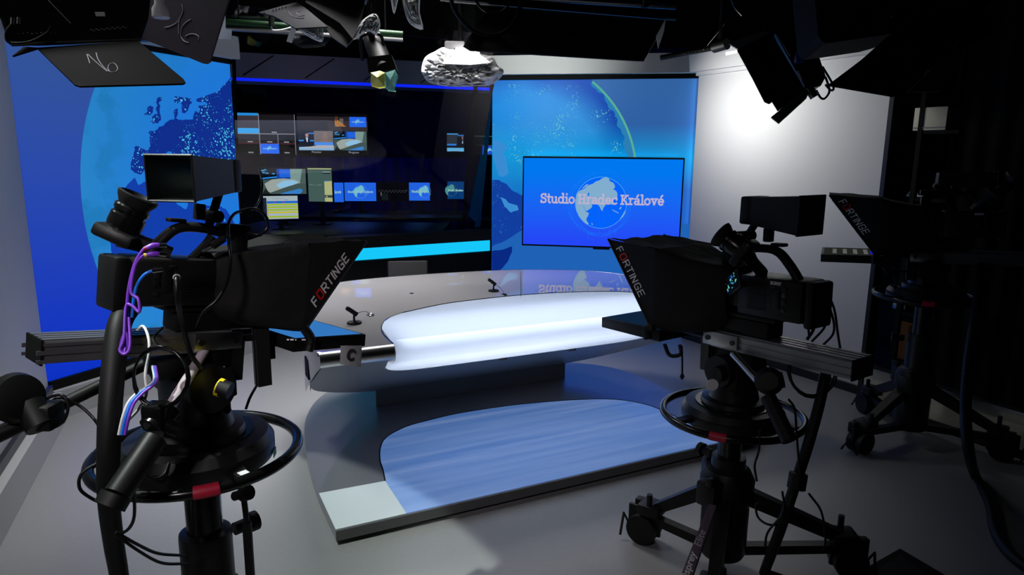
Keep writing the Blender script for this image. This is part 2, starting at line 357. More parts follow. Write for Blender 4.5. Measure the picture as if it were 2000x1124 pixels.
M['land r']=emat('navy land print',rgb(10,44,140),.85); M['landr2']=landprint('royal blue land print',rgb(14,66,170),rgb(120,215,225),75,.8,.42,.6,.14)
decal(jag([(961,365),(962,352),(975,352),(990,360),(1000,372),(1015,380),(1030,385),(1060,395),(1060,530),(961,540)],.9,4),'asia_print','landr2',tp,mxp,.0015,CP)
decal(jag(zpx([(60,640),(110,640),(170,680),(190,720),(160,760),(185,810),(190,870),(205,950),(150,980),(110,960),(90,880),(60,800)],950,140,4.762),.7,2),'caspian_print','seal',tp,mxp,.002,CP)
decal(jag(zpx([(130,310),(180,330),(200,360),(290,390),(300,430),(230,455),(170,400)],950,320,4.762),.7,2),'gulf_print','seal',tp,mxp,.002,CP)
decal(jag(zpx([(50,770),(180,715),(330,620),(460,560),(700,560),(900,560),(1900,560),(1900,1050),(50,1050),(50,812)],950,320,4.762),.7,2),'ocean_print','seam',tp,mxp,.0022,CP)
decal(jag(zpx([(50,812),(150,800),(240,768),(235,830),(200,910),(160,960),(110,1005),(50,1040)],950,320,4.762),.5,2),'africa_print','land r',tp,mxp,.003,CP)
M['dots r']=landprint('city light print',None,rgb(120,215,215),75,.8,.42,.62,.22)
b=MB(); NN=30
for (ix0,iz0,ix1,iz1) in ((961,165,1130,320),(1150,215,1215,300)):
    q=[inp@onp(x,y,P0,pn) for x,y in((ix0,iz1),(ix1,iz1),(ix1,iz0),(ix0,iz0))]; b.poly([(min(max(p.x,.004),Wp),-.0012,p.z) for p in q])
b.build('city_lights_print','dots r',tp,smooth=0,local=True,recalc=False)
MB().box((Wp/2,-.01,PT+.02),(Wp,.06,.042)).build('shadow_gap','blackmatte',tp,local=True)
MB().box((Wp/2,-.03,PT+.125),(Wp+.02,.16,.17)).build('header_beam','header',tp,local=True)
# TV
T=thing('television','large wall television showing Studio Hradec Kralove on a blue globe backdrop','television',mx=frame_mx(onp(1178,394,P0-pn*.06,pn),pd))
mt=MATS[T.name]; it=mt.inverted()
tl,tr,bl=[it@onp(x,y,P0-pn*.06,pn) for x,y in((1021,305.5),(1338,308),(1020,480))]
tx0,tx1,tz1,tz0=tl.x,tr.x,(tl.z+tr.z)/2,bl.z; print('TV',tx1-tx0,tz1-tz0)
MB().bbox(((tx0+tx1)/2,.03,(tz0+tz1)/2),(tx1-tx0,.05,tz1-tz0),.006).build('bezel','black',T,local=True)
MB().box(((tx0+tx1)/2,.057,(tz0+tz1)/2),(.4,.004,.4)).build('wall_mount','blackmatte',T,local=True)
MB().bbox(((tx0+tx1)/2+.02,.02,tz0-.006),(.16,.03,.018),.004).build('sensor_bar','black',T,local=True)
M['tvblue']=(lambda g:(lambda t:g.end(g.n('ShaderNodeEmission',i_Color=g.mix(t,rgb(38,72,252),rgb(0,122,244)),i_Strength=.95).outputs[0]))(g.n('ShaderNodeMapRange',i_0=g.n('ShaderNodeSeparateXYZ',i_0=g.n('ShaderNodeTexCoord').outputs['Generated']).outputs[2],i_1=.05,i_2=.85).outputs[0]))(NT('blue screen picture'))
bw=.014
scr=MB().box(((tx0+tx1)/2,.0032,(tz0+tz1)/2),(tx1-tx0-2*bw,.004,tz1-tz0-2*bw-.006)).build('screen','tvblue',T,local=True); sub(scr)
class PIX:  # flat coloured picture elements in a local x/z plane, layered towards the viewer
    def __init__(s,y0=0,dy=-.0003): s.b=MB(); s.y=y0; s.dy=dy
    def poly(s,pts,c): s.b.cc=c; s.b.poly([(x,s.y,z) for x,z in pts]); s.y+=s.dy; return s
    def rect(s,x0,z0,x1,z1,c): return s.poly([(x0,z0),(x1,z0),(x1,z1),(x0,z1)],c)
    def tri(s,pts,c):
        t=bmesh.new(); vs=[t.verts.new((x,s.y,z)) for x,z in pts]; es=[t.edges.new((vs[i],vs[(i+1)%len(vs)])) for i in range(len(vs))]
        bmesh.ops.triangle_fill(t,edges=es,use_beauty=True); t.verts.index_update(); s.b.cc=c
        s.b.add([v.co.copy() for v in t.verts],[[v.index for v in f.verts] for f in t.faces]); t.free(); s.y+=s.dy; return s
    def disc(s,cx,cz,r,c,n=40): return s.poly([(cx+math.cos(2*math.pi*i/n)*r,cz+math.sin(2*math.pi*i/n)*r) for i in range(n)],c)
    def line(s,pts,w,c):
        s.b.cc=c
        for i in range(len(pts)-1):
            a=V((pts[i][0],0,pts[i][1])); d=V((pts[i+1][0],0,pts[i+1][1]))-a
            if d.length<1e-9: continue
            u=d.normalized()*w*.35; n=V((-d.z,0,d.x)).normalized()*w/2; q=a+d
            a=a-u; q=q+u
            s.b.poly([(p.x,s.y,p.z) for p in (a-n,q-n,q+n,a+n)])
        s.y+=s.dy; return s
    def build(s,name,parent): return s.b.build(name,'screen',parent,smooth=0,local=True,recalc=False)
# stroke letters of a slab face, unit = x-height 1, cap 1.42
def arc(cx,cz,rx,rz,a0,a1,n=10): return [(cx+rx*math.cos(math.radians(a0+(a1-a0)*i/n)),cz+rz*math.sin(math.radians(a0+(a1-a0)*i/n))) for i in range(n+1)]
GL={'S':(.92,[arc(.46,1.02,.32,.28,40,270)+arc(.46,.42,.34,.3,90,-140),[(.74,1.0),(.74,1.34)],[(.12,.0+.1),(.12,.42)]]),
't':(.6,[[(.28,1.3),(.28,.3)]+arc(.46,.3,.18,.2,180,290,5),[(.05,.9),(.56,.9)]]),
'u':(1.0,[[(.05,.9),(.2,.9),(.2,.4)]+arc(.46,.38,.26,.28,180,360,8)+[(.74,.9),(.6,.9)],[(.74,.5),(.74,.1),(.96,.1)]]),
'd':(1.0,[arc(.42,.5,.32,.4,0,360,16),[(.6,1.4),(.76,1.4),(.76,.1),(.96,.1)]]),
'i':(.5,[[(.06,.9),(.26,.9),(.26,.1)],[(.04,.1),(.48,.1)],[(.25,1.25),(.25,1.4)]]),
'o':(.92,[arc(.46,.5,.34,.4,0,360,18)]),' ':(.42,[]),
'H':(1.2,[[(.25,.1),(.25,1.3)],[(.9,.1),(.9,1.3)],[(.25,.72),(.9,.72)],[(.06,.1),(.46,.1)],[(.72,.1),(1.12,.1)],[(.06,1.3),(.46,1.3)],[(.72,1.3),(1.12,1.3)]]),
'r':(.72,[[(.05,.9),(.25,.9),(.25,.1)],[(.05,.1),(.48,.1)],arc(.52,.6,.27,.3,180,60,6)]),
'a':(.92,[[(.16,.82)]+arc(.42,.62,.27,.28,110,0,6)+[(.69,.1),(.9,.1)],arc(.4,.32,.26,.22,0,360,12)]),
'e':(.9,[[(.14,.52),(.76,.52)]+arc(.45,.5,.32,.4,5,320,14)]),
'c':(.84,[arc(.46,.5,.34,.4,45,320,14),[(.72,.95),(.72,.66)]]),
'K':(1.12,[[(.25,.1),(.25,1.3)],[(.06,.1),(.46,.1)],[(.06,1.3),(.46,1.3)],[(.28,.55),(.86,1.3)],[(.45,.78),(.92,.1)],[(.7,1.3),(1.05,1.3)],[(.78,.1),(1.1,.1)]]),
'l':(.5,[[(.06,1.4),(.26,1.4),(.26,.1)],[(.04,.1),(.5,.1)]]),
'v':(.95,[[(.2,.9),(.48,.1),(.76,.9)],[(.03,.9),(.38,.9)],[(.6,.9),(.93,.9)]])}
GL['á']=(.92,GL['a'][1]+[[(.42,1.15),(.62,1.42)]]); GL['é']=(.9,GL['e'][1]+[[(.42,1.15),(.62,1.42)]])
def slab(P,txt,x0,x1,z0,c,w=.23):
    tot=sum(GL[ch][0] for ch in txt); k=(x1-x0)/tot; x=x0
    for ch in txt:
        wd,st_=GL[ch]
        for s_ in st_: P.line([(x+a*k,z0+b_*k) for a,b_ in s_],w*k,c); P.y-=P.dy
        x+=wd*k
    P.y+=P.dy
asia=[(590,440),(600,390),(640,350),(690,330),(760,270),(850,235),(900,195),(950,180),(1010,140),(1060,125),(1095,145),(1110,190),(1165,215),(1190,250),(1195,290),(1160,310),(1210,340),(1235,390),(1230,440),(1190,470),(1170,500),(1190,540),(1160,560),(1110,530),(1060,560),(1030,600),(1015,660),(980,625),(950,575),(900,540),(850,560),(845,600),(800,640),(752,668),(730,640),(700,580),(690,540),(705,590),(740,660),(760,680),(800,690),(790,740),(765,780),(770,830),(800,870),(790,885),(720,840),(650,760),(600,660),(580,560),(585,490)]
def globe(P,cx,cz,r,land,ring,ocean=None,hi=None):
    if ocean: P.disc(cx,cz,r,ocean)
    f=lambda p:(cx+(p[0]-982)/403*r,cz-(p[1]-532)/403*r)
    P.tri([f(p) for p in jag(asia,6,2,2)],land)
    if hi:
        for q in ([(690,420),(710,400),(735,410),(730,440),(700,440)],[(770,390),(790,370),(800,395),(790,430),(770,430)]): P.tri([f(p) for p in q],hi)
    P.tri([f(p) for p in [(845,850),(860,860),(866,888),(850,880)]],land)
    P.tri([f(p) for p in [(1360,650),(1378,620),(1370,680),(1340,740),(1300,785),(1290,775),(1330,710)]],land)
    P.tri([f(p) for p in [(1270,620),(1300,580),(1310,600),(1290,630)]],land)
    P.line([f(p) for p in [(1170,640),(1210,660),(1260,685)]],r*.03,land)
    P.tri([f(p) for p in [(670,320),(740,250),(780,240),(760,265),(700,310)]],land)
    P.line(arc(cx,cz,r,r,0,360,60),r*.02,ring)
P=PIX(.0008); ct=it@onp(1173.5,396.5,P0-pn*.06,pn); r_=(it@onp(1224,396.5,P0-pn*.06,pn)).x-ct.x
ltb=rgb(20,120,250); rn=random.Random(3)
for i in range(26):
    a=rn.uniform(0,360); P.line(arc(ct.x,ct.z,r_*rn.uniform(1.06,1.34),r_*rn.uniform(1.06,1.34),a,a+rn.uniform(20,80),8),.0022,rgb(15,rn.randint(105,135),250)); P.y-=P.dy
for i in range(34):
    a=rn.uniform(0,6.28); q=r_*rn.uniform(1.05,1.3); x=ct.x+math.cos(a)*q; z=ct.z+math.sin(a)*q; P.line([(x,z),(x,z-rn.uniform(.02,.07))],.0018,rgb(15,125,250)); P.y-=P.dy
globe(P,ct.x,ct.z,r_,rgb(128,172,205),rgb(75,170,235),rgb(4,98,250),rgb(10,120,235))
for q in range(5): P.line([(ct.x-.03+q*.04,ct.z-.02),(ct.x+q*.05,ct.z-r_*.8+q*.015)],.0016,rgb(20,112,252))
tL=it@onp(1055.5,397.5,P0-pn*.06,pn); tR=it@onp(1297,401.5,P0-pn*.06,pn)
slab(P,'Studio Hradec Králové',tL.x,tR.x,(tL.z+tR.z)/2,rgb(186,176,206))
P.build('screen_lettering',scr)
# ---------------------------------------------------------------- white wall on the right
Wd=V((-.509,.861,0)).normalized(); W0=xy(atz(1687,773,0)); wn_=V((-Wd.y,Wd.x,0)); wn_=wn_ if wn_.dot(EYE-W0)>0 else -wn_
wl=xy(onp(1356,300,W0,wn_)); wr=xy(onp(1718,450,W0,wn_)); WT=onp(1357,150,W0,wn_).z
mxw=frame_mx(wl,wr-wl); Ww=(wr-wl).length
ww=thing('white_backdrop','plain white backdrop wall lit from above, right of the wall screen','backdrop panel',mx=mxw)
print('white wall',wl,wr,WT)
MB().box((Ww/2,.02,WT/2),(Ww,.04,WT)).build('white_board','whitewall',ww,local=True)
MB().box((Ww+.012,.0,WT/2),(.03,.10,WT)).build('edge_trim','gunmetal',ww,local=True)
MB().box((Ww/2+.1,-.012,WT+.015),(Ww+.2,.05,.03)).build('light_rail','header',ww,local=True)
MB().hexa([(-.02,-.09,WT+.03),(Ww+.06,-.09,WT+.03),(Ww+.06,.06,WT+.03),(-.02,.06,WT+.03),(-.02,-.12,WT+.2),(Ww+.06,-.12,WT+.2),(Ww+.06,.06,WT+.2),(-.02,.06,WT+.2)]).build('header_beam','header',ww,local=True)
MB().box((Ww/2,-.012,.03),(Ww,.025,.06)).build('skirting','gunmetal',ww,local=True)
# ---------------------------------------------------------------- dark side wall with cream skirting and shelves
C0=xy(atz(1808,831,0)); C1=xy(atz(2000,898,0)); cdn=(C1-C0).normalized(); cn=V((-cdn.y,cdn.x,0)); cn=cn if cn.dot(EYE-C0)>0 else -cn
ca=xy(onp(1688,740,C0,cn)); cb=C1+cdn*2.6; Lc=(cb-ca).length; mxc=frame_mx(ca,cb-ca)
cz1=onp(1900,780,C0,cn).z; print('cream',ca,cb,cz1)
sk=thing('skirting_unit','low cream skirting board along the dark right side behind the third camera','skirting',mx=mxc)
MB().box((Lc/2,.03,cz1/2),(Lc,.06,cz1)).build('board','cream',sk,local=True)
MB().box((Lc/2,.02,cz1+.006),(Lc,.09,.012)).build('top_rail','alu',sk,local=True)
MB().box((Lc/2,-.006,.025),(Lc,.02,.05)).build('toe_strip','gunmetal',sk,local=True)
xs=(mxc.inverted()@onp(1838,450,C0,cn)).x
cu=thing('black_curtain','tall black curtain wall along the right side above the cream skirting','curtain',mx=mxc)
b=MB(); rows=[]; NC=140
for zz in (cz1+.02,3.4):
    rows.append([(xs+(Lc-xs)*i/NC,.05+.012*math.sin(i*1.1)+.008*math.sin(i*.37),zz) for i in range(NC+1)])
M['curtain']=mat('black molton curtain',K(.004),.9,spec=.1)
b.grid(rows).build('cloth','curtain',cu,local=True)
MB().cyl((xs,.05,3.42),(Lc,.05,3.42),.02).build('curtain_track','gunmetal',cu,local=True)
# shelf rack in the gap
rk=thing('equipment_rack','open black equipment shelf in the dark gap right of the white wall','shelf',mx=mxc)
rx0,rx1=.10,xs-.02
b=MB()
for x in (rx0,rx1): b.box((x,.14,cz1/2+1.2),(.03,.03,2.4-cz1)); b.box((x,.5,cz1/2+1.2),(.03,.03,2.4-cz1))
b.build('upright','blackmatte',rk,local=True)
def shz(py): return onp(1770,py,C0,cn).z
for py in (255,388,620,722):
    MB().box(((rx0+rx1)/2,.32,shz(py)-.01),(rx1-rx0,.38,.02)).build('shelf','blackmatte',rk,local=True)
bx=thing('drawer_box','cream drawer box on the top shelf of the rack','box',mx=mxc)
xa,xb=[(mxc.inverted()@onp(x,230,C0,cn)).x for x in (1757,1834)]
zb0=shz(245)
zb0=shz(255)+.002; zb1=shz(209)
MB().bbox(((xa+xb)/2-.01,.25,(zb0+zb1)/2),(xb-xa-.04,.24,zb1-zb0),.004).build('case','cream',bx,local=True)
MB().box(((xa+xb)/2-.01,.128,zb0+(zb1-zb0)*.12),(xb-xa-.05,.006,.006)).build('lower_lip','greypaint',bx,local=True)
bb=thing('cardboard_box','brown open cardboard box on the lowest shelf of the rack','box',mx=mxc); M['card']=mat('brown cardboard',rgb(110,70,35),.8,var=.1)
zz=shz(722)+.002
MB().box((.15,.30,zz+.12),(.18,.22,.24)).build('carton','card',bb,local=True)
MB().box((.15,.30,zz+.247),(.17,.20,.01)).build('flap','card',bb,local=True)
gb=thing('green_packet','small bright green and white packet on the low shelf','packet',mx=mxc); M['green']=mat('green packet print',rgb(40,190,60),.5)
gx=(mxc.inverted()@onp(1757,690,C0,cn)).x
MB().box((gx,.20,zz+.05),(.035,.03,.10)).build('pouch','green',gb,local=True); MB().box((gx,.182,zz+.028),(.03,.004,.05)).build('label','white',gb,local=True)
zz=shz(388)+.002; xq=(mxc.inverted()@onp(1750,370,C0,cn)).x
tb=thing('white_bracket','white wire bracket lying on the middle shelf','bracket',mx=mxc)
MB().tube([(xq-.05,.2,zz+.006),(xq-.01,.2,zz+.055),(xq+.03,.2,zz+.01)],.005,sm=1).tube([(xq-.05,.2,zz+.006),(xq+.06,.2,zz+.006)],.005,sm=1).build('wire','white',tb,local=True)
zz=shz(620)+.002; xq=(mxc.inverted()@onp(1726,600,C0,cn)).x
ub=thing('silver_case','small silver case with blue trim on the lower shelf','case',mx=mxc)
MB().bbox((xq,.22,zz+.02),(.09,.12,.04),.006).build('shell','alu',ub,local=True); MB().box((xq,.158,zz+.012),(.08,.004,.01)).build('trim','bluec',ub,local=True)
# ---------------------------------------------------------------- podium and desk share one plan frame
D0=V((.368,3.213,0)); De=V((.8955,.445,0)); Dn=V((-.445,.8955,0))
def dt(t,w,z=0): return D0+De*t+Dn*w+Z*z
mxd=MX(((De.x,Dn.x,0,D0.x),(De.y,Dn.y,0,D0.y),(0,0,1,0),(0,0,0,1)))
outer=[(-1.24,0),(-1.243,.358),(-1.225,.712),(-1.183,1.094),(-1.111,1.407),(-.978,1.69),(-.80,1.84),(-.55,1.90),(-.2,1.92),(.2,1.90),(.55,1.84),(.86,1.70),(1.06,1.55),(1.17,1.36),(1.21,1.15),(1.215,.83),(1.225,.6),(1.24,0)]
inl=[(-.924,.346),(-.90,.47),(-.883,.586),(-.837,.741),(-.768,.861),(-.633,.954),(-.493,.993),(-.25,1.026),(.1,1.011),(.37,.965),(.54,.92),(.7,.862),(.82,.775),(.90,.65),(.925,.53),(.935,.40)]
HP=.07
def smooth_open(p,n=5): return [(q.x,q.y) for q in spline([(a,b,0) for a,b in p],n)]
so=smooth_open(outer[1:-1],4); so=[outer[0]]+so+[outer[-1]]
pod=thing('stage_podium','low grey metal podium with glowing blue inlay under the news desk','podium',mx=mxd)
M['podmetal']=coat('brushed grey podium metal',(.21,.21,.225),.42,.3,.3,.7)
M['podside']=mat('dark podium edge',K(.09),.5)
MB().prism([(x,y,.022) for x,y in so],(0,0,HP-.022)).build('deck','podmetal',pod,local=True)
si=[(x*.97,.03+y*.965) for x,y in so]
MB().prism([(x,y,0) for x,y in si],(0,0,.022)).build('toe_kick','blackmatte',pod,local=True)
e=MB(); n=len(so)
pp=[V((x,y,0)) for x,y in so]
MB().box((0,-.004,.046),(2.48,.008,.046)).build('front_edge','podside',pod,local=True)
def podlight():
    g=NT('glowing blue acrylic'); tc=g.n('ShaderNodeTexCoord')
    mp=g.n('ShaderNodeMapping',i_Vector=tc.outputs['Object'],i_Scale=(.7,14,1)); no=g.n('ShaderNodeTexNoise',i_Vector=mp.outputs[0],i_Scale=1.2,i_Detail=3.0).outputs[0]
    mr=g.n('ShaderNodeMapRange',i_0=no,i_1=.3,i_2=.7).outputs[0]
    col=g.mix(mr,rgb(70,125,205),rgb(120,150,205)); st_=g.n('ShaderNodeMapRange',i_0=mr,i_3=.42,i_4=.52).outputs[0]
    p=g.n('ShaderNodeBsdfPrincipled',i_Roughness=.35); p.inputs['Base Color'].default_value=rgb(120,140,175)
    g.t.links.new(col,p.inputs['Emission Color']); g.t.links.new(st_,p.inputs['Emission Strength']); return g.end(p.outputs[0])
M['podlight']=podlight(); M['opal']=mat('opal acrylic',rgb(215,222,225),.35)
si_=smooth_open(inl,4)
MB().prism([(-.924,.004,HP+.0005),(.95,.004,HP+.0005)]+[(1.238,.004,HP+.0005)][:0]+[(x,y,HP+.0005) for x,y in si_[::-1]],(0,0,.002)).build('glowing_inlay','podlight',pod,local=True)
MB().prism([(-1.238,.004,HP+.0005),(-.9245,.004,HP+.0005),(-.9245,.346,HP+.0005),(-1.241,.358,HP+.0005)],(0,0,.002)).build('corner_inlay','opal',pod,local=True)
MB().prism([(.951,.004,HP+.0005),(1.238,.004,HP+.0005),(1.228,.352,HP+.0005),(.936,.352,HP+.0005)],(0,0,.002)).build('corner_inlay','podlight',pod,local=True)
MB().tube([(x,y,HP+.002) for x,y in inl],.0035,6,5).build('inlay_seam','blackmatte',pod,local=True)
# desk ------------------------------------------------------------
desk=thing('news_desk','curved brushed metal news desk with glowing white front standing on the podium','news desk',mx=mxd)
M['desktop']=coat('brushed steel desk top',(.33,.325,.33),.5,.05,.0)
M['roll']=mat('polished steel roll edge',K(.62),.34,1.0,bump=.02,bscale=40,stretch=(1,40,40))
M['skirt']=mat('pale grey desk underside',K(.42),.3,.25)
M['pedestal']=mat('dark grey desk pedestal',K(.14),.55)
WF=.215; TZ=.80
def clipw(pts,w0): return [(x,y) for x,y in pts if y>w0]
top_l=clipw(so,WF)
rim=[(x,y) for x,y in top_l]
inl_top=[(-.905,WF),(-.90,.39),(-.869,.537),(-.801,.684),(-.701,.782),(-.632,.818),(-.454,.897),(-.278,.941),(.071,.968),(.35,.945),(.60,.885),(.78,.80),(.88,.68),(.915,.55),(.925,.39),(.925,WF)]
it_=[inl_top[0]]+smooth_open(inl_top[1:-1],4)+[inl_top[-1]]
# metal top = outer D minus the inlay, built as a strip between the two outlines
def resample(P,n):
    d=[0]
    for i in range(len(P)-1): d.append(d[-1]+math.hypot(P[i+1][0]-P[i][0],P[i+1][1]-P[i][1]))
    out=[]
    for k in range(n):
        s=d[-1]*k/(n-1); i=max(j for j in range(len(d)) if d[j]<=s+1e-9); i=min(i,len(P)-2); t=(s-d[i])/max(d[i+1]-d[i],1e-9)
        out.append((P[i][0]+(P[i+1][0]-P[i][0])*t,P[i][1]+(P[i+1][1]-P[i][1])*t))
    return out
oo=[(-1.243,WF)]+rim+[(1.235,WF)]
n=80; ro=resample(oo,n); ri=resample(it_,n)
b=MB()
for zt,fl in ((TZ,0),(TZ-.018,1)): b.grid([[(x,y,zt) for x,y in ro],[(x,y,zt) for x,y in ri]])
b.grid([[(x,y,TZ) for x,y in ro],[(x,y,TZ-.018) for x,y in ro]]); b.grid([[(x,y,TZ) for x,y in ri],[(x,y,TZ-.018) for x,y in ri]])
b.build('desk_top','desktop',desk,local=True,smooth=20)
def nose(w0,zt,zb,n=10):   # bullnose profile (w,z) from the top round to the underside
    r=(zt-zb)/2; return [(w0-r*math.sin(math.pi*i/n)*1.0,zb+r+r*math.cos(math.pi*i/n)) for i in range(n+1)]
pr_=nose(WF,TZ,.728)
for a,bq in ((-1.24,-.905),(.925,1.24)):
    b=MB(); b.grid([[(a,w,z) for w,z in pr_],[(bq,w,z) for w,z in pr_]]); b.poly([(a,w,z) for w,z in pr_]); b.build('roll_edge','roll',desk,local=True,smooth=60)
MB().tube([(-1.085,w-.0005,z) for w,z in pr_],.0018,5,1).build('roll_joint','blackmatte',desk,local=True)
def skz(w): return .72-.49*(w-.25)
# glowing wrap: top inlay, nose, sloping underside
M['glow']=(lambda g:g.end(g.n('ShaderNodeAddShader',i_0=g.n('ShaderNodeMixShader',i_0=.10,i_1=g.n('ShaderNodeBsdfTranslucent',i_Color=(.86,.90,.95,1)).outputs[0],i_2=g.n('ShaderNodeBsdfDiffuse',i_Color=(.8,.82,.86,1)).outputs[0]).outputs[0],i_1=g.n('ShaderNodeEmission',i_Color=rgb(190,208,240),i_Strength=.32).outputs[0]).outputs[0]))(NT('opal backlit acrylic'))
b=MB(); NX=60
def lowedge(t):   # front underside extent of the glow
    a=min(1,abs(t)/.905); return .26+(.66-.26)*(1-a**9)**.5
rows=[]
for i in range(NX+1):
    t=-.905+1.83*i/NX; tt=t
    # top boundary at this t
    ws=[p for p in it_]
    wt=WF
    for j in range(len(it_)-1):
        x0,y0=it_[j];x1,y1=it_[j+1]
        if (x0-t)*(x1-t)<=0 and abs(x1-x0)>1e-9: wt=max(wt,y0+(y1-y0)*(t-x0)/(x1-x0))
    wg=max(WF,min(.36,wt-.02)); gnose=[(.175+(wg-.175)*(1-math.sin(math.pi*k/14)**.9),.762+(TZ+.001-.762)*math.cos(math.pi*k/14)) if k<=7 else (.175+(.30-.175)*(1-math.sin(math.pi*k/14)**.9),.762+(.762-skz(.30)+.003)*math.cos(math.pi*k/14)) for k in range(15)]
    col=[(t,wt+(wg-wt)*k/8,TZ+.001) for k in range(8)]
    col+=[(t,w,z) for w,z in gnose]
    wl_=lowedge((t-.01)/1.01)
    col+=[(t,.30+(max(wl_,.31)-.30)*k/6,skz(.30+(max(wl_,.31)-.30)*k/6)-.003) for k in range(1,7)]
    rows.append(col)
b.grid(rows).build('glowing_front','glow',desk,local=True,smooth=50)
MB().tube([(x,y,TZ+.002) for x,y in inl_top],.0035,8,5).build('chrome_trim','chrome',desk,local=True)
# sloping underside board (with the glow's opening left out) and a body behind it
sk_out=[(-1.22,.26),(-1.20,.72),(-1.14,.95),(-1.02,1.13),(-.86,1.28),(-.70,1.37),(.70,1.37),(.86,1.28),(1.02,1.13),(1.14,.95),(1.20,.72),(1.22,.26)]
sko=[sk_out[0]]+smooth_open(sk_out[1:6],4)+smooth_open(sk_out[6:11],4)+[sk_out[11]]
lo=[(-.915+1.85*i/40,lowedge((-.915+1.85*i/40-.01)/1.02)) for i in range(41)]
n=80; ra=resample(sko,n); rb=resample([(-.915,.255)]+lo[1:-1]+[(.935,.255)],n)
b=MB(); b.grid([[(x,y,skz(y)) for x,y in ra],[(x,y,skz(y)) for x,y in rb]]); b.build('underside_board','skirt',desk,local=True,smooth=20)
# inner dark closing board above the underside keeps the light box closed at the back
MB().hexa([(-1.0,1.02,skz(1.02)+.004),(1.0,1.02,skz(1.02)+.004),(1.0,1.04,skz(1.04)+.004),(-1.0,1.04,skz(1.04)+.004),(-1.0,1.02,TZ-.02),(1.0,1.02,TZ-.02),(1.0,1.04,TZ-.02),(-1.0,1.04,TZ-.02)]).build('light_box_back','white',desk,local=True)
# side fascia along the D up to w=1.0
for sgn in (-1,1):
    pts=[p for p in ro if (p[0]*sgn>0 and p[1]<1.0)]
    pts.sort(key=lambda p:p[1]); b=MB()
    b.grid([[(x*.995,y,TZ-.018) for x,y in pts],[(x*.985,y,max(skz(y),.1)) for x,y in pts]]); b.grid([[(x*.975,y,TZ-.018) for x,y in pts],[(x*.965,y,max(skz(y),.1)) for x,y in pts]])
    b.build('end_panel','header',desk,local=True)
    MB().box((sgn*1.216,.66,.60),(.012,.09,.10)).build('cable_slot','blackmatte',desk,local=True)
# pedestal
MB().prism([(-.695,1.35,HP+.001),(.695,1.35,HP+.001),(.60,1.68,HP+.001),(-.60,1.68,HP+.001)],(0,0,.70)).build('pedestal','pedestal',desk,local=True)
# far rim lip
MB().tube([(x,y,TZ-.004) for x,y in ro[4:-4]],.006,6,1).build('rim_lip','alu',desk,local=True)
for px in (1010,1190): 
    p=mxd.inverted()@atz(px,700,.56); MB().box((p.x,.68,skz(.68)-.004),(.05,.02,.012)).build('bracket','silver',desk,local=True)
# seam line of the top
q0=mxd.inverted()@atz(1017,532,TZ); q1=mxd.inverted()@atz(1017,580,TZ)
MB().tube([(q0.x,q0.y,TZ-.0005),(q1.x,q1.y,TZ-.0005)],.0022,6,1).build('top_seam','gunmetal',desk,local=True)
# screen-facing microphones and grommets
def mic(px,py,s,label,gpx,gpy,az):
    p=atz(px,py,TZ+.0015); m=MX.Translation(p)@rotm('Z',az)@MX.Scale(s,4)
    t=thing('desk_microphone',label,'microphone',mx=m)
    MB().lathe([(.052,0),(.052,.006),(.048,.012),(.02,.016),(.012,.018)]).build('base','black',t,local=True)
    MB().tube([(0,0,.016),(0,0,.05),(.006,0,.075)],.008,8,4).cyl((.004,-.012,.074),(.004,.012,.074),.010).build('stem','black',t,local=True)
    MB().cyl((.022,0,.062),(-.045,0,.112),.016,.016).cyl((-.045,0,.112),(-.052,0,.117),.016,.012).build('capsule','black',t,local=True)
    g=atz(gpx,gpy,TZ); gt=thing('cable_grommet','chrome cable grommet in the desk top '+('by the left microphone' if az else 'by the far right microphone'),'grommet',loc=g+Z*.0012)
    MB(MX.Translation(g+Z*.0012)).torus((0,0,.003),(0,0,1),.024*s,.005*s,24,8).build('ring','chrome',gt)
    MB(MX.Translation(g+Z*.0012)).cyl((0,0,0),(0,0,.003),.019*s,n=20).build('insert','rubber',gt)
    gl=g+Z*.005; a=p+Z*.05*s; mid=(a+gl)/2+Z*.03*s
    MB().tube([m@V((.01,0,.06)),(a*.7+gl*.3)+Z*.018,(a*.3+gl*.7)+Z*.02,gl],.0022*s,6,6).build('mic_cable','cable',t)
mic(692,632,.72,'black desk microphone on the left end of the desk top',724,617,20)
mic(964,569,.66,'black desk microphone near the far edge of the desk top',985,577,0)
gd_=thing('cable_grommet','tiny flush grommet in the middle of the desk top','grommet',loc=atz(804,574,TZ)+Z*.0012)
MB(MX.Translation(atz(804,574,TZ)+Z*.0012)).torus((0,0,.001),(0,0,1),.012,.002,16,6).build('ring','chrome',gd_)
# chair behind the desk
cp=onp(797,545,xy(dep(797,520,5.75)),V((0,1,0))); ch=thing('office_chair','dark grey office chair behind the desk under the window','chair',mx=MX.Translation(xy(cp))@rotm('Z',10))
M['chairfab']=mat('dark grey chair mesh',K(.06),.8)
ztop=onp(797,510,xy(cp),V((0,1,0))).z
MB().bbox((0,.0,ztop-.27),(.325,.035,.54),.012).build('backrest','chairfab',ch,local=True)
MB().tube([(-.165,0,ztop),(-.165,0,ztop-.54),(.165,0,ztop-.54),(.165,0,ztop)],.006,6,1).build('back_frame','gunmetal',ch,local=True)
MB().bbox((0,.24,.46),(.44,.44,.07),.02).build('seat','chairfab',ch,local=True)
MB().tube([(0,.02,ztop-.35),(0,-.03,.5),(0,.1,.42)],.02,8,4).cyl((0,.24,.1),(0,.24,.43),.025).build('stem','black',ch,local=True)
for i in range(5):
    a=math.radians(72*i+10); MB().tube([(0,.24,.12),(math.cos(a)*.27,.24+math.sin(a)*.27,.075)],.016,8,1).cyl((math.cos(a)*.27,.24+math.sin(a)*.27-.015,.028),(math.cos(a)*.27,.24+math.sin(a)*.27+.015,.028),.028).build('leg','black',ch,local=True)
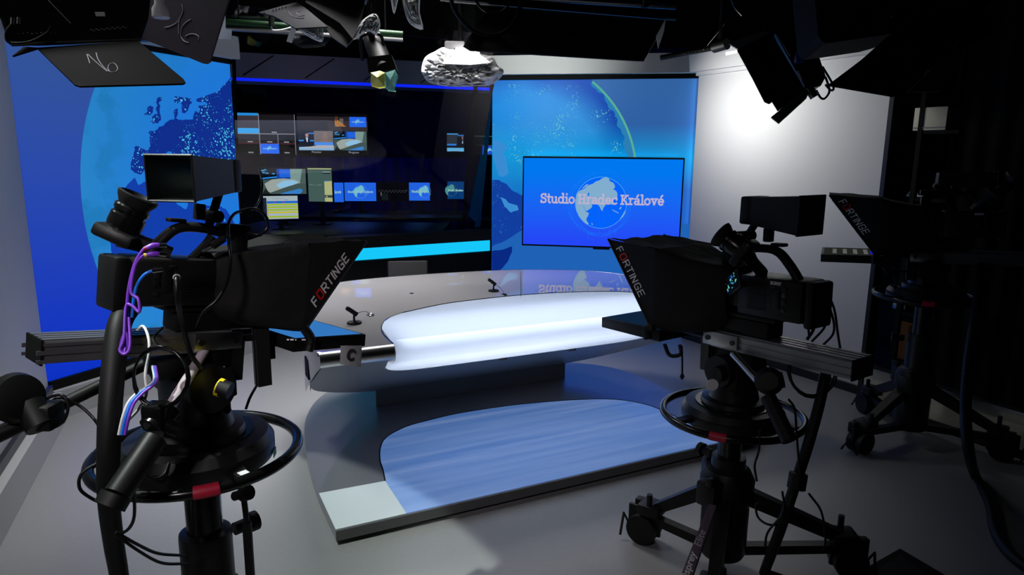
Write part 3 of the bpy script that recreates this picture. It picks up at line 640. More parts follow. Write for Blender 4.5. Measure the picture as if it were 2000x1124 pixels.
# ================================================================ WINDOW AND CONTROL ROOM
wA=LB+V((.0,.03,0)); wB=P0+V((-.02,.05,0)); wd=(wB-wA).normalized(); wn2=V((-wd.y,wd.x,0)); Lw=(wB-wA).length
mxw2=frame_mx(wA,wd)
def wz(px,py): return onp(px,py,wA,wn2).z
z_sill=(wz(960,449)+wz(725,458))/2; zs1=(wz(960,469)+wz(720,482))/2; zs0=(wz(960,494)+wz(715,503))/2
print('window',wA,wB,Lw,'sill',z_sill,zs1,zs0)
st(MB(mxw2).box((Lw/2,.06,zs0/2-.005),(Lw,.1,zs0-.01)).build('wall_window','dark'))
sill=thing('window_sill','black window sill ledge with a cyan light strip under the control room window','window sill',mx=mxw2)
MB().box((Lw/2,.02,(z_sill+zs1)/2),(Lw,.14,z_sill-zs1)).build('ledge','black',sill,local=True)
M['cyan']=emat('cyan light strip',rgb(22,200,250),1.0)
MB().box((Lw/2,.03,(zs0+zs1)/2),(Lw,.06,zs1-zs0)).build('light_strip','cyan',sill,local=True)
zt=2.75
st(MB(mxw2).box((Lw/2,.34,zt+.5),(Lw,.06,1.0)).build('trim_1','dark'))
# tilted glass
def glassm():
    g=NT('control room glass'); gl=g.n('ShaderNodeBsdfGlossy',i_Roughness=0.0,i_Color=(.9,.88,.95,1)); tr=g.n('ShaderNodeBsdfTransparent',i_Color=(.86,.87,.93,1)); fr=g.n('ShaderNodeFresnel',i_IOR=1.5)
    f=g.math('MULTIPLY',fr.outputs[0],1.3); return g.end(g.n('ShaderNodeMixShader',i_0=f,i_1=tr.outputs[0],i_2=gl.outputs[0]).outputs[0])
M['glass']=glassm()
TILT=math.tan(math.radians(11.0)); gl=MB(mxw2)
hh=zt-z_sill; y0=.20
gl.poly([(0,y0,z_sill),(Lw,y0,z_sill),(Lw,y0-TILT*hh,zt),(0,y0-TILT*hh,zt)])
st(gl.build('window_1','glass',smooth=0))
b=MB(mxw2)
for x in (.01,(mxw2.inverted()@onp(925,380,wA,wn2)).x,Lw-.01): b.hexa([(x-.012,y0+.004,z_sill),(x+.012,y0+.004,z_sill),(x+.012,y0+.04,z_sill),(x-.012,y0+.04,z_sill),(x-.012,y0+.004-TILT*hh,zt),(x+.012,y0+.004-TILT*hh,zt),(x+.012,y0+.04-TILT*hh,zt),(x-.012,y0+.04-TILT*hh,zt)])
st(b.build('trim_2','blackmatte'))
# control room: frontal frame at depth
cdir=V((.995,.10,0)).normalized()
def scr_thing(name,label,cat,px0,py0,px1,py1,k,yaw=0,group=None,stand=None,bez=.012,depth=.04,wall=False):
    c=dep((px0+px1)/2,(py0+py1)/2,k); a=math.radians(yaw); d=V((cdir.x*math.cos(a)-cdir.y*math.sin(a),cdir.x*math.sin(a)+cdir.y*math.cos(a),0)); n=V((-d.y,d.x,0))
    m=frame_mx(c,d); i=m.inverted(); q=[i@onp(x,y,c,n) for x,y in((px0,(py0+py1)/2),(px1,(py0+py1)/2),((px0+px1)/2,py0),((px0+px1)/2,py1))]
    x0,x1,z1,z0=q[0].x,q[1].x,q[2].z,q[3].z
    t=thing(name,label,cat,mx=m,group=group)
    MB().bbox(((x0+x1)/2,depth/2+.002,(z0+z1)/2),(x1-x0+2*bez,depth,z1-z0+2*bez),.004).build('casing','black',t,local=True)
    if wall:
        MB().box((0,(WALLY-c.y+depth)/2,(z0+z1)/2),(.10,WALLY-c.y-depth-.004,.10)).build('wall_bracket','blackmatte',t,local=True)
    if stand is not None:
        zb=stand-c.z
        MB().box((0,depth+.02,(z0+zb)/2+.0),(.05,.03,z0-zb)).box((0,depth*.5+.03,zb+.006),(.2,.16,.012)).build('stand','black',t,local=True)
    return t,x0,x1,z0,z1
class SC(PIX):   # picture in unit coordinates u,v (v up) inside a screen rectangle
    def __init__(s,x0,x1,z0,z1): PIX.__init__(s,.0,-.0004); s.q=(x0,x1,z0,z1)
    def u(s,a,b): x0,x1,z0,z1=s.q; return (x0+(x1-x0)*a,z0+(z1-z0)*b)
    def R(s,a,b,c,d,col): p=s.u(a,b); q=s.u(c,d); return s.rect(p[0],p[1],q[0],q[1],col)
    def P(s,pts,col): return s.tri([s.u(*p) for p in pts],col)
def logo(s,a,b,c,d,bg,land=rgb(110,190,225),txt=rgb(160,205,225)):   # the blue globe caption, small
    s.R(a,b,c,d,bg); p=s.u((a+c)/2,(b+d)/2); q=s.u(c,d); r=(q[1]-p[1])*.55; r=min(r,(q[0]-p[0])*.6)
    globe(s,p[0],p[1],r,land,land)
    w=(q[0]-p[0])*.72; slab(s,'Studio Hradec Králové',p[0]-w,p[0]+w,p[1]-r*.16,txt,.3)
def studio(s,a,b,c,d):   # camera picture of this studio
    f=lambda x,y:(a+(c-a)*x,b+(d-b)*y)
    s.R(a,b,c,d,rgb(70,88,84)); s.P([f(0,.55),f(.36,.6),f(.36,1),f(0,1)],rgb(12,16,26))
    for x,y in ((.03,.9),(.08,.93),(.12,.8),(.26,.78),(.05,.82)): s.P([f(x,y),f(x+.06,y),f(x+.06,y+.05),f(x,y+.05)],rgb(60,160,215))
    s.P([f(0,.58),f(.36,.65),f(.36,.7),f(0,.63)],rgb(40,150,240))
    s.P([f(.36,.55),f(.66,.55),f(.66,1),f(.36,1)],rgb(20,70,160)); s.P([f(.42,.66),f(.66,.67),f(.66,.97),f(.42,.98)],rgb(35,105,225))
    s.P([f(.66,.45),f(1,.4),f(1,1),f(.66,1)],rgb(130,160,150)); s.P([f(.86,.42),f(1,.4),f(1,1),f(.93,1)],rgb(80,100,94))
    s.P([f(.08,.4),f(.25,.58),f(.5,.62),f(.75,.58),f(.88,.45),f(.6,.3),f(.2,.05),f(.15,.1)],rgb(165,175,165))
    s.P([f(.34,.36),f(.5,.52),f(.7,.55),f(.84,.48),f(.7,.35),f(.42,.22)],rgb(150,205,235))
    s.P([f(.4,.0),f(.6,.1),f(.86,.22),f(.93,.14),f(.86,.0)],rgb(60,135,205))
    s.P([f(.02,.0),f(.2,.0),f(.1,.22)],rgb(30,36,34))
KW=10.4; WALLY=dep(700,300,10.4+.35).y+.04; BL=rgb(40,110,245); LINE=rgb(150,150,158); PIC=rgb(62,56,60); DK=rgb(22,20,23)
t,x0,x1,z0,z1=scr_thing('multiview_monitor','wall monitor split into a grid of small feeds, beside the blue globe backdrop','monitor',440,221,577,303,KW,wall=True)
s=SC(x0,x1,z0,z1); U=lambda px:(px-440)/137; Vv=lambda py:(303-py)/82
s.R(0,0,1,1,rgb(10,9,10)); s.R(0,Vv(258),U(506),1,PIC); s.R(0,Vv(226),U(505),1,rgb(40,150,225)); s.R(0,Vv(260.5),U(506),Vv(250.5),rgb(50,170,240)); s.R(U(507.5),Vv(260),U(577),Vv(224),rgb(30,27,30))
s.R(0,Vv(280),U(506),Vv(262),rgb(48,44,46)); s.R(U(507.5),Vv(280),U(541),Vv(262),rgb(36,33,36)); s.R(U(543),Vv(280),1,Vv(262),rgb(26,24,27))
s.R(0,Vv(302),U(506),Vv(281),rgb(12,18,12)); logo(s,U(507),Vv(300),U(543.5),Vv(280.5),BL)
for a,bq,c,d in ((505.8,222,507.2,302),(440,260.5,577,262),(541.8,261,543,280),(576,223,577,302),(440,280,577,280.7)): s.R(U(a),Vv(d),U(c),Vv(bq),LINE if bq!=280 else rgb(130,50,55))
for a,py in ((488,277),(526,277),(559,277),(488,298),(559,298),(536,258)): s.R(U(a-5),Vv(py+1),U(a+5),Vv(py-1),rgb(170,170,170))
s.build('screen',t)
t,x0,x1,z0,z1=scr_thing('multiview_monitor','wall monitor with presenter preview and studio programme feeds, right of the grid monitor','monitor',581,222,718,302,KW,wall=True)
s=SC(x0,x1,z0,z1); U=lambda px:(px-581)/137; Vv=lambda py:(302-py)/80
s.R(0,0,1,1,rgb(12,11,13)); s.R(0,Vv(256),U(700),Vv(228),rgb(40,36,39)); s.R(U(640),Vv(256),1,Vv(236),rgb(58,50,52))
s.P([(U(655),Vv(247)),(U(676),Vv(247)),(U(668),Vv(240)),(U(660),Vv(234)),(U(657),Vv(227)),(U(654),Vv(236))],rgb(180,125,70)); s.P([(U(655),Vv(236)),(U(659),Vv(236)),(U(660),Vv(228)),(U(656),Vv(227))],rgb(95,55,35))
for k in range(4): s.R(U(664),Vv(233+k*2.6),U(671),Vv(232+k*2.6),rgb(160,150,140))
logo(s,U(683),Vv(247.5),U(716),Vv(228),BL)
s.R(U(583),Vv(294),U(650),Vv(257),rgb(24,30,44)); s.R(U(583),Vv(276.5),U(613),Vv(274),rgb(60,150,225)); s.R(U(602),Vv(262),U(613),Vv(260),rgb(70,140,230))
s.P([(U(590),Vv(286)),(U(606),Vv(286)),(U(604),Vv(271)),(U(599),Vv(268)),(U(594),Vv(271))],rgb(22,26,40)); s.P([(U(597),Vv(268)),(U(602),Vv(268)),(U(602),Vv(262)),(U(599),Vv(261)),(U(596),Vv(263))],rgb(190,140,125)); s.P([(U(598.5),Vv(278)),(U(600.5),Vv(278)),(U(601),Vv(269)),(U(597),Vv(269))],rgb(200,215,235))
s.R(U(613),Vv(280),U(650),Vv(256),rgb(120,112,110)); s.P([(U(622),Vv(278)),(U(645),Vv(278)),(U(640),Vv(272)),(U(638),Vv(259)),(U(631),Vv(258)),(U(628),Vv(272))],rgb(140,118,112)); s.R(U(613),Vv(284),U(650),Vv(278),rgb(80,150,240))
s.P([(U(583),Vv(294)),(U(652),Vv(294)),(U(652),Vv(284)),(U(583),Vv(288))],rgb(140,185,220)); s.P([(U(583),Vv(291)),(U(620),Vv(284)),(U(652),Vv(284)),(U(652),Vv(289))],rgb(185,185,185))
studio(s,U(651),Vv(293.5),U(716),Vv(256.5)); s.build('screen',t)
mm=MATS[t.name]
for tx,px in (('Preview',617),('Program',690)): text_obj(tx,'screen_caption',mm@MX.Translation(V((x0+(x1-x0)*U(px),-.02,z0+(z1-z0)*Vv(297.6))))@rotm('X',90),.045,emat('caption '+tx,rgb(175,175,175)),t)
zdesk=onp(700,415,dep(700,415,9.6),V((0,1,0))).z
KD=8.2
t,x0,x1,z0,z1=scr_thing('desk_monitor','operator monitor showing the studio desk and white wall, above the schedule screen','monitor',509,330,597.5,379,KD,6,stand=.80)
s=SC(x0,x1,z0,z1); studio(s,0,0,1,1); s.build('screen',t)
t,x0,x1,z0,z1=scr_thing('desk_monitor','operator screen with a yellow striped rundown table, below the studio picture','monitor',515,383,582,428,7.7,18,stand=.80)
s=SC(x0,x1,z0,z1); s.R(0,0,1,1,rgb(175,190,190)); s.R(0,0,.09,.93,rgb(30,40,55)); s.R(.1,.68,1,.78,rgb(30,110,210)); s.R(.3,.72,.34,.75,rgb(200,60,70)); s.R(.55,.72,.62,.75,rgb(200,60,70))
for k,cy in enumerate((.63,.52,.40,.29,.10)): s.R(.1,cy-.035,1,cy+.03,rgb(165,195,25) if k!=3 else rgb(205,200,20))
for k in range(6): s.R(.11,.06+k*.1,.13,.09+k*.1,rgb(190,70,60))
s.R(.25,.88,.6,.895,rgb(100,140,180)); s.R(.6,.82,.72,.845,rgb(100,150,200)); s.build('screen',t)
t,x0,x1,z0,z1=scr_thing('desk_monitor','upright grey green monitor turned to portrait beside the studio picture','monitor',602,329,648.5,394,KD,-6,stand=.80)
s=SC(x0,x1,z0,z1); s.R(0,0,1,1,rgb(72,98,90)); s.R(0,.97,1,1,rgb(190,200,140)); s.R(0,.93,1,.97,rgb(60,84,78)); s.R(.68,0,1,.62,rgb(185,190,130)); s.R(.68,.6,.85,.62,rgb(110,180,220)); s.R(.68,.12,1,.2,rgb(60,75,70)); s.R(.62,.88,.95,.9,rgb(170,190,180)); s.R(.62,.84,.95,.87,rgb(25,32,30)); s.P([(.02,.53),(.1,.5),(.5,.49),(.6,.52),(.3,.5)],rgb(120,140,132)); s.R(.74,.14,.8,.17,rgb(200,200,160)); s.build('screen',t)
KS=9.6
def small(px0,py0,px1,py1,label,full,u0=0,u1=1,bg=rgb(35,105,235),dark=False,k=KS,land=rgb(120,200,215)):
    t,x0,x1,z0,z1=scr_thing('desk_monitor',label,'monitor',px0,py0,px1,py1,k,2,group='blue caption monitors along the control room bench',stand=zdesk,bez=.009)
    w=(x1-x0)/(u1-u0); s=SC(x0,x1,z0,z1); s.R(0,0,1,1,bg)
    cx=x0+w*(.5-u0); cz=(z0+z1)/2; r=(z1-z0)*.36
    if not dark:
        if u0==0 and u1==1: globe(s,cx,cz,r,land,land); slab(s,'Studio Hradec Králové',cx-w*.4,cx+w*.4,cz-r*.15,rgb(150,205,215),.3)
        elif u0>0.3: slab(s,'lové',x0+.01,x0+(x1-x0)*.75,cz-r*.15,rgb(150,205,215),.3)
        else: globe(s,x0+(x1-x0)*full,cz,r*.95,land,land); slab(s,'Studio Hradec',x0+(x1-x0)*(.02 if full<.5 else .12),x1-.01,cz-r*.15,rgb(150,205,190),.3)
    return t,s
t,s=small(652,357,671,395,'narrow blue monitor edge showing the end of the caption, beside the portrait monitor',0,.7,1); s.build('screen',t)
t,s=small(673,357,734.5,393,'full blue monitor with the studio caption and globe, centre of the control room bench',0); s.build('screen',t)
t,s=small(738,357,797,393,'dark monitor with faint white audio meters between two blue monitors',0,dark=True,bg=rgb(4,4,8))
for i in range(26):
    u=.02+i*.037; s.R(u,.5+.06*math.sin(i*2.1),u+.018,.56+.06*math.sin(i*2.1),rgb(75,75,80))
s.R(.12,.05,.34,.42,rgb(18,26,26)); s.R(.1,.3,.115,.48,rgb(150,150,150)); s.build('screen',t)
t,s=small(799,357,839.5,392,'blue monitor with the globe to its right, beside the dark meter monitor',.75,0,.68); s.build('screen',t)
t,s=small(874,355,906,389,'dim teal monitor seen past the window post at the far right',.22,.25,.8,bg=rgb(8,60,120),land=rgb(80,150,150)); s.build('screen',t)
t,x0,x1,z0,z1=scr_thing('wall_monitor','small wall monitor with a presenter feed past the window post','monitor',873,261,906,296,KW,wall=True); s=SC(x0,x1,z0,z1)
s.R(0,0,1,1,rgb(20,24,32)); s.R(0,.35,.6,.93,rgb(45,52,58)); s.R(0,.94,.65,1,rgb(70,160,225)); s.R(.62,.86,1,.92,rgb(50,120,200)); s.P([(.62,.25),(1,.25),(.97,.7),(.9,.8),(.82,.7)],rgb(18,20,30)); s.P([(.88,.45),(.95,.45),(.93,.65)],rgb(190,205,220)); s.R(.88,.68,.95,.84,rgb(150,110,100)); s.R(.0,.33,.55,.42,rgb(50,130,225)); s.R(0,0,1,.2,rgb(100,180,225)); s.R(.25,-.0,.75,.02,rgb(120,120,120)); s.build('screen',t)
t,x0,x1,z0,z1=scr_thing('wall_monitor','dark wall monitor with a blue caption in its corner, half hidden by the globe backdrop','monitor',927,266,985,303,KW,wall=True); s=SC(x0,x1,z0,z1)
s.R(0,0,1,1,rgb(8,9,10)); s.R(0,.97,1,1,rgb(70,95,90)); s.R(0,.5,1,.52,rgb(80,80,75)); s.R(.36,.52,.38,.98,rgb(60,80,80)); logo(s,.26,.02,.75,.48,rgb(28,70,190)); s.build('screen',t)
# room behind the glass
st(MB().box((-.6,dep(700,300,KW+.35).y+.1,1.7),(6.6,.1,3.2)).build('wall_control_room','navy'))
kc=thing('control_bench','long dark control room bench under the monitors','bench',loc=(-.3,dep(700,400,KS).y,0))
yb=dep(700,400,KS).y
MB().bbox((-.5,yb-.15,zdesk-.025),(4.6,1.1,.04),.006).build('worktop','black',kc); 
for x in (-2.6,-.5,1.6): MB().box((x,yb,zdesk/2-.03),(.05,.8,zdesk-.05)).build('leg','blackmatte',kc)
kb=thing('front_bench','black operator bench just behind the window glass','bench',loc=(-2.0,7.3,0))
MB().bbox((-2.0,7.95,.78),(2.4,1.5,.04),.006).build('worktop','black',kb)
for x in (-2.9,-1.1): MB().box((x,7.95,.38),(.05,.6,.76)).build('leg','blackmatte',kb)
cw=thing('control_curtain','dark blue pleated curtain behind the control room monitors','curtain',loc=(0,dep(700,300,KW+.3).y,0))
M['curtb']=mat('blue curtain',rgb(14,18,120),.8,spec=.1)
b=MB(); yk=dep(700,300,KW+.25).y; rows=[]
for zz in (.0,1.60): rows.append([(-3.4+i*.025,yk+.03*math.sin(i*.8)+.015*math.sin(i*.31),zz) for i in range(110)])
b.grid(rows).build('pleats','curtb',cw)
# loudspeaker between monitors, blue status lamps
sp=thing('loudspeaker','small black loudspeaker under the grid monitor','loudspeaker',loc=dep(566,320,KW-.2))
MB(MX.Translation(dep(566,321,KW-.2))).bbox((0,0,0),(.14,.14,.2),.01).build('cabinet','black',sp); MB(MX.Translation(dep(566,321,KW-.2))).cyl((0,-.072,-.02),(0,-.078,-.02),.05,n=20).build('cone','rubber',sp)
MB(MX.Translation(dep(566,321,KW-.2))).cyl((0,0,-.1),(0,0,-dep(566,321,KW-.2).z),.015).build('stand_pole','blackmatte',sp)
# ceiling soffit and blue LED line inside the room
kl=8.0
a=dep(440,153,kl); bq=dep(985,176,kl+1.0); a.z=bq.z=(a.z+bq.z)/2
M['blueled']=emat('blue LED strip',rgb(15,40,255),1.0)
lt=thing('blue_led_strip','long bright blue LED strip under the control room soffit','light strip',loc=(a+bq)/2)
dl=(bq-a).normalized(); 
MB(frame_mx(a,dl)).box(((bq-a).length/2,0,0),((bq-a).length,.02,.035)).build('strip','blueled',lt)
M['soffit']=mat('grey soffit',K(.30),.6)
sf=thing('soffit','grey ceiling soffit above the blue LED strip in the control room','soffit',loc=a+Z*.1)
MB(frame_mx(a,dl)).box(((bq-a).length/2,.4,.16),((bq-a).length,.84,.286)).build('board','soffit',sf)
for i in range(4): MB(frame_mx(a,dl)).tube([(.2+i*.7,-.03,.04),(.55+i*.7,-.03,.28)],.006,6,1).build('hanger_wire','blackmatte',sf)
MB(frame_mx(a,dl)).box(((bq-a).length/2,.4,(3.7-a.z+.29)/2),((bq-a).length*.9,.3,3.7-a.z-.29)).build('fixing','dark',sf)
# ================================================================ CAMERA RIGS
M['bodyg']=mat('charcoal camera shell',K(.008),.42,bump=.05,bscale=300,spec=.3)
M['rail']=mat('grey extruded aluminium rail',K(.30),.4,.85,bump=.03,bscale=40,stretch=(1,30,30))
M['pdisc']=mat('satin black pedestal casting',K(.010),.38,.2,spec=.35)
M['promptblue']=emat('prompter screen glow',rgb(60,135,215),.75)
M['glassdark']=mat('dark prompter mirror glass',K(.01),.05)
FONTW={'F':[[(0,0),(0,1),(.75,1)],[(0,.52),(.65,.52)]],'O':[[(.15,0),(.75,0),(.9,.2),(.9,.8),(.75,1),(.15,1),(0,.8),(0,.2),(.15,0)]],'R':[[(0,0),(0,1),(.7,1),(.85,.85),(.85,.6),(.7,.48),(0,.48)],[(.45,.48),(.88,0)]],'T':[[(.4,0),(.4,1)],[(0,1),(.85,1)]],'I':[[(0,0),(0,1)]],'N':[[(0,0),(0,1),(.8,0),(.8,1)]],'G':[[(.85,.8),(.7,1),(.15,1),(0,.8),(0,.2),(.15,0),(.85,0),(.85,.45),(.45,.45)]],'E':[[(.8,0),(0,0),(0,1),(.8,1)],[(0,.52),(.7,.52)]]}
def rig(o,yaw,zr,zh,n0,k,tilt,near,lab,colr=.067,hoodw=.17,vfyaw=0,vfbox=None,eye=None,legs=(),flen=.27,hb=-.033,lw=1.0,ringR=.265,bat=-.335,rl=.56,hub=1.0,cs=0.0,lcd=True,es=1.0):
    RW=MX.Translation(V((o.x,o.y,0)))@rotm('Z',yaw)
    HM=RW@MX.Translation(V((0,0,zh)))@rotm('Y',tilt)@MX.Translation(V((0,0,n0)))@MX.Scale(k,4)
    IR=RW.inverted()
    # ---- pedestal
    p=thing('camera_pedestal','black studio pedestal with steering ring, '+lab,'camera pedestal',mx=RW)
    R=ringR
    b=MB(RW).torus((0,0,zr),(0,0,1),R,.0145,64,12)
    ring=b.build('steering_ring','blackgloss',p,smooth=80); sub(ring)
    b=MB(RW)
    a=math.radians(-(yaw)-62 if near>0 else -yaw-118); c,s=math.cos(a),math.sin(a)
    tp_=[]
    for i in range(9):
        t=a+(-.11+.22*i/8); tp_.append((math.cos(t)*R,math.sin(t)*R,zr))
    b.tube(tp_,.0162,12,1).build('tape_marker','red',ring)
    MB().lathe([(.10,-.075),(.14,-.07),(.20,-.045),(.205,-.03),(.205,.0),(.188,.022),(.13,.027),(.125,.045),(.10,.05),(.092,.085),(.085,.12),(.06,.12)],(0,0,zr),n=56,m=RW@MX.Translation(V((0,0,zr)))@MX.Diagonal((hub,hub,1,1))@MX.Translation(V((0,0,-zr+.022)))).build('ring_hub','pdisc',p,smooth=30)
    MB().lathe([(.130*hub,.0),(.150*hub,.0),(.150*hub,.004),(.130*hub,.004)],(0,0,zr+.025),n=56,m=RW@MX.Translation(V((0,0,.022)))).build('hub_collar','blackgloss',p)
    for i in range(3):
        t=math.radians(i*120-yaw-40); x,y=math.cos(t),math.sin(t)
        mm=RW@MX.Translation(V((0,0,zr)))@MX.Rotation(t,4,'Z')
        sp=MB(mm).hexa([(.16,-.022,-.006),(R-.006,-.016,-.006),(R-.006,.016,-.006),(.16,.022,-.006),(.16,-.022,.012),(R-.006,-.016,.006),(R-.006,.016,.006),(.16,.022,.012)]).build('ring_spoke','black',p)
        if i==0: sub(sp); MB(mm).box((.235,0,.0105),(.03,.022,.002)).build('sticker','paper',sp)
    b=MB(RW).cyl((0,0,.55*zr),(0,0,zr-.02),colr*.68,n=28).build('inner_column','blackgloss',p)
    MB(RW).lathe([(colr*1.25,.07),(colr*1.4,.09),(colr*1.4,.28),(colr*1.15,.31),(colr,.33),(colr,zr*.72),(colr*.98,zr*.735),(colr*.72,zr*.74)],n=32).build('outer_column','pdisc',p,smooth=30)
    MB(RW).lathe([(colr*1.3,.30),(colr*1.55,.32),(colr*1.6,.40),(colr*1.3,.44),(colr*1.05,.45)],n=32).build('column_collar','black',p,smooth=30)
    MB(RW).cyl((colr*1.2,.0,zr*.70),(colr*1.9,0,zr*.70),.018,n=14).cyl((colr*1.9,0,zr*.70),(colr*2.2,0,zr*.70),.028,n=14).build('lock_knob','black',p)
    for t_ in (100,220):
        q_=math.radians(t_-yaw); MB(RW@MX.Rotation(q_,4,'Z')).bbox((colr*1.75,0,.37),(.075,.085,.10),.012).bbox((colr*2.1,.02,.43),(.05,.03,.03),.006).build('carriage_bracket','pdisc',p)
    for ang,ln in legs:
        t=math.radians(ang-yaw); m=RW@MX.Rotation(t,4,'Z')
        lg=MB(m).hexa([(.06,-.028,.30),(ln-.04,-.022,.14),(ln-.04,.022,.14),(.06,.028,.30),(.06,-.028,.37),(ln-.04,-.022,.19),(ln-.04,.022,.19),(.06,.028,.37)]).hexa([(.05,-.02,.07),(ln-.05,-.02,.10),(ln-.05,.02,.10),(.05,.02,.07),(.05,-.02,.11),(ln-.05,-.02,.135),(ln-.05,.02,.135),(.05,.02,.11)]).build('leg','pdisc',p); sub(lg)
        MB(m).cyl((ln,-.045,.068),(ln,-.012,.068),.066,n=24).cyl((ln,.012,.068),(ln,.045,.068),.066,n=24).build('caster','rubber',lg)
        MB(m).bbox((ln,0,.10),(.15,.018,.12),.006).bbox((ln-.03,.0,.165),(.10,.10,.05),.01).cyl((ln-.03,.03,.18),(ln-.03,.03,.24),.012,n=10).bbox((ln+.03,-.03,.15),(.05,.04,.06),.006).build('caster_housing','black',lg)
        MB(m).tube([(ln+.09,-.05,.02),(ln+.10,0,.10),(ln+.09,.05,.02)],.006,6,1).build('cable_guard','black',lg)
    # ---- pan and tilt head
    zt_=zr+.10; zrail=(RW.inverted()@(HM@V((0,0,-.07)))).z
    hh=zrail-zt_
    MB(RW).bbox((0,0,zt_+hh*.35),(.13,.15,hh*.7),.015).cyl((0,-.11,zt_+hh*.55),(0,.11,zt_+hh*.55),.06,n=24).lathe([(.085,0),(.085,.03),(.06,.04)],(0,0,zt_-.01),n=28).build('pan_tilt_head','bodyg',p)
    MB(RW).bbox((0.0,0,zrail-.02),(.20,.10,.05),.008).bbox((.05,-.07,zt_+hh*.45),(.05,.03,.05),.006).cyl((-.02,.11,zt_+hh*.55),(-.02,.145,zt_+hh*.55),.03,n=16).build('head_clamp','black',p)
    # ---- prompter with rail
    q=thing('teleprompter','black fabric teleprompter with slanted lettering, '+lab,'teleprompter',mx=RW)
    b=MB(HM)
    rc=.08-rl/2; b.box((rc,0,-.034),(rl,.12,.06))
    for sy in (-1,1):
        b.box((rc,sy*.0615,-.012),(rl,.004,.010)).box((-.20,sy*.0615,-.034),(rl,.004,.012)).box((-.20,sy*.0615,-.058),(rl,.004,.010))
    for yy in (-.045,-.015,.015,.045): b.box((rc,yy,-.002),(rl,.018,.006))
    rlo=b.build('mounting_rail','rail',q); sub(rlo)
    MB(HM).box((.08-rl-.0025,0,-.034),(.006,.126,.07)).build('end_cap','blackmatte',rlo)
    b=MB(HM).bbox((.03,near*-.067,-.03),(.16,.012,.055),.004); b.build('clamp_plate','alu',q)
    for x in (-.03,.085): MB(HM).cyl((x,near*-.071,-.03),(x,near*-.078,-.03),.010,n=12).build('clamp_screw','gunmetal',q)
    for yy in (-.05,.05): MB(HM).cyl((.05,yy,-.03),(.30,yy,-.03),.011,n=12).build('support_rod','black',q)
    MB(HM).box((.10,near*-.045,-.10),(.038,.05,.13)).box((.10,near*-.045,-.10),(.046,.016,.13)).build('profile_post','gunmetal',q)
    # hood: side triangles, top, tapered rear sleeve
    w=hoodw; ca=.277; ft=ca+flen; top=.305; b=MB(HM)
    for sy in (-1,1): b.poly([(ca,sy*w,hb),(ft,sy*w,top+.02),(ca,sy*w,top)])
    rows=[]
    for i in range(9):
        x=ca+(ft-ca)*i/8; rows.append([(x,-w+2*w*j/10,top+.02*i/8-.014*math.sin(math.pi*j/10)*math.sin(math.pi*(i+1)/10)-.004*math.sin(j*1.7+i)) for j in range(11)])
    b.grid(rows)
    # rear sleeve: ring sections from crease to lens
    secs=[]; N=40
    def sect(x,hw,z0,z1,sag,e):
        pts=[]
        for i in range(N):
            t=2*math.pi*i/N; cx_,sx_=math.cos(t),math.sin(t)
            px=hw*math.copysign(abs(cx_)**e,cx_); pz=(z0+z1)/2+(z1-z0)/2*math.copysign(abs(sx_)**e,sx_)
            f=1+.035*math.sin(5*t+x*31)*sag
            if sx_>0: pz-=.02*sag*(1-abs(cx_))
            pts.append((x,px*f,pz))
        return pts
    secs=[sect(ca,w,hb,top,0,.12),sect(ca-.02,w*.98,hb,top-.002,.2,.16),sect(ca-.07,w*.92,hb+.006,top-.008,.8,.25),sect(ca-.13,w*.84,hb+.012,top-.014,1.3,.32),sect(ca-.19,w*.74,hb+.022,top-.02,1.5,.4),sect(ca-.24,w*.62,hb+.04,top-.03,1.2,.5),sect(ca-.275,w*.5,hb+.07,top-.045,.6,.7)]
    b.grid(secs,closed=True)
    b.build('hood','fabric',q,smooth=30)
    MB(HM).hexa([(ca+.01,-w+.01,hb+.005),(ft-.015,-w+.01,top-.01),(ft-.015,w-.01,top-.01),(ca+.01,w-.01,hb+.005),(ca+.004,-w+.01,hb+.009),(ft-.021,-w+.01,top-.006),(ft-.021,w-.01,top-.006),(ca+.004,w-.01,hb+.009)]).build('mirror_glass','glassdark',q)
    for sy in (-1,1):
        MB(HM).tube([(ca,sy*w,hb),(ft,sy*w,top+.02)],.005,6,1).build('frame_bar','black',q)
        # lettering along the slanted edge
        e0=V((ca,sy*(w+.0012),hb)); e1=V((ft,sy*(w+.0012),top+.02)); u=(e1-e0).normalized(); nrm=V((-u.z,0,u.x))
        L=(e1-e0).length; tl_=L*.54
        word='FORTINGE'; W_={'I':.35}; tot=sum(W_.get(ch,1.15) for ch in word); cw_=tl_/tot; hgt=cw_*1.15
        bt=MB(HM); br=MB(HM)
        # reads upward on the right side, downward on the left side
        if sy<0: base=e0+u*L*.24+nrm*.018; dirx=u; diry=nrm
        else: base=e0+u*L*.86+nrm*.018; dirx=-u; diry=nrm
        x=0
        for ch in word:
            for st_ in FONTW[ch]:
                P_=[base+dirx*(cw_*(x+px_*.9+.22*pz_))+diry*(hgt*pz_) for px_,pz_ in st_]
                T_=br if ch=='O' else bt
                for i in range(len(P_)-1):
                    d=(P_[i+1]-P_[i]); l=d.length; d.normalize(); n_=V((-d.z,0,d.x))*(hgt*.07*lw); a_=P_[i]-d*hgt*.05; c_=P_[i+1]+d*hgt*.05
                    T_.prism([a_-n_,c_-n_,c_+n_,a_+n_],(0,sy*.0006,0))
            x+=W_.get(ch,1.15)
        bt.build('lettering','ltext',q,smooth=0); br.build('red_letter','rtext',q,smooth=0)
    # prompter monitor
    m0,m1=.235,ft+.025
    sc=MB(HM).bbox(((m0+m1)/2,0,-.040),(m1-m0,2*w+.02,.045),.004).build('prompter_monitor','black',q); sub(sc)
    MB(HM).box(((m0+m1)/2,0,-.0170),(m1-m0-.03,2*w-.01,.002)).build('screen','promptblue' if near>0 else M['promptdim' if lcd else 'promptgrey'],sc)
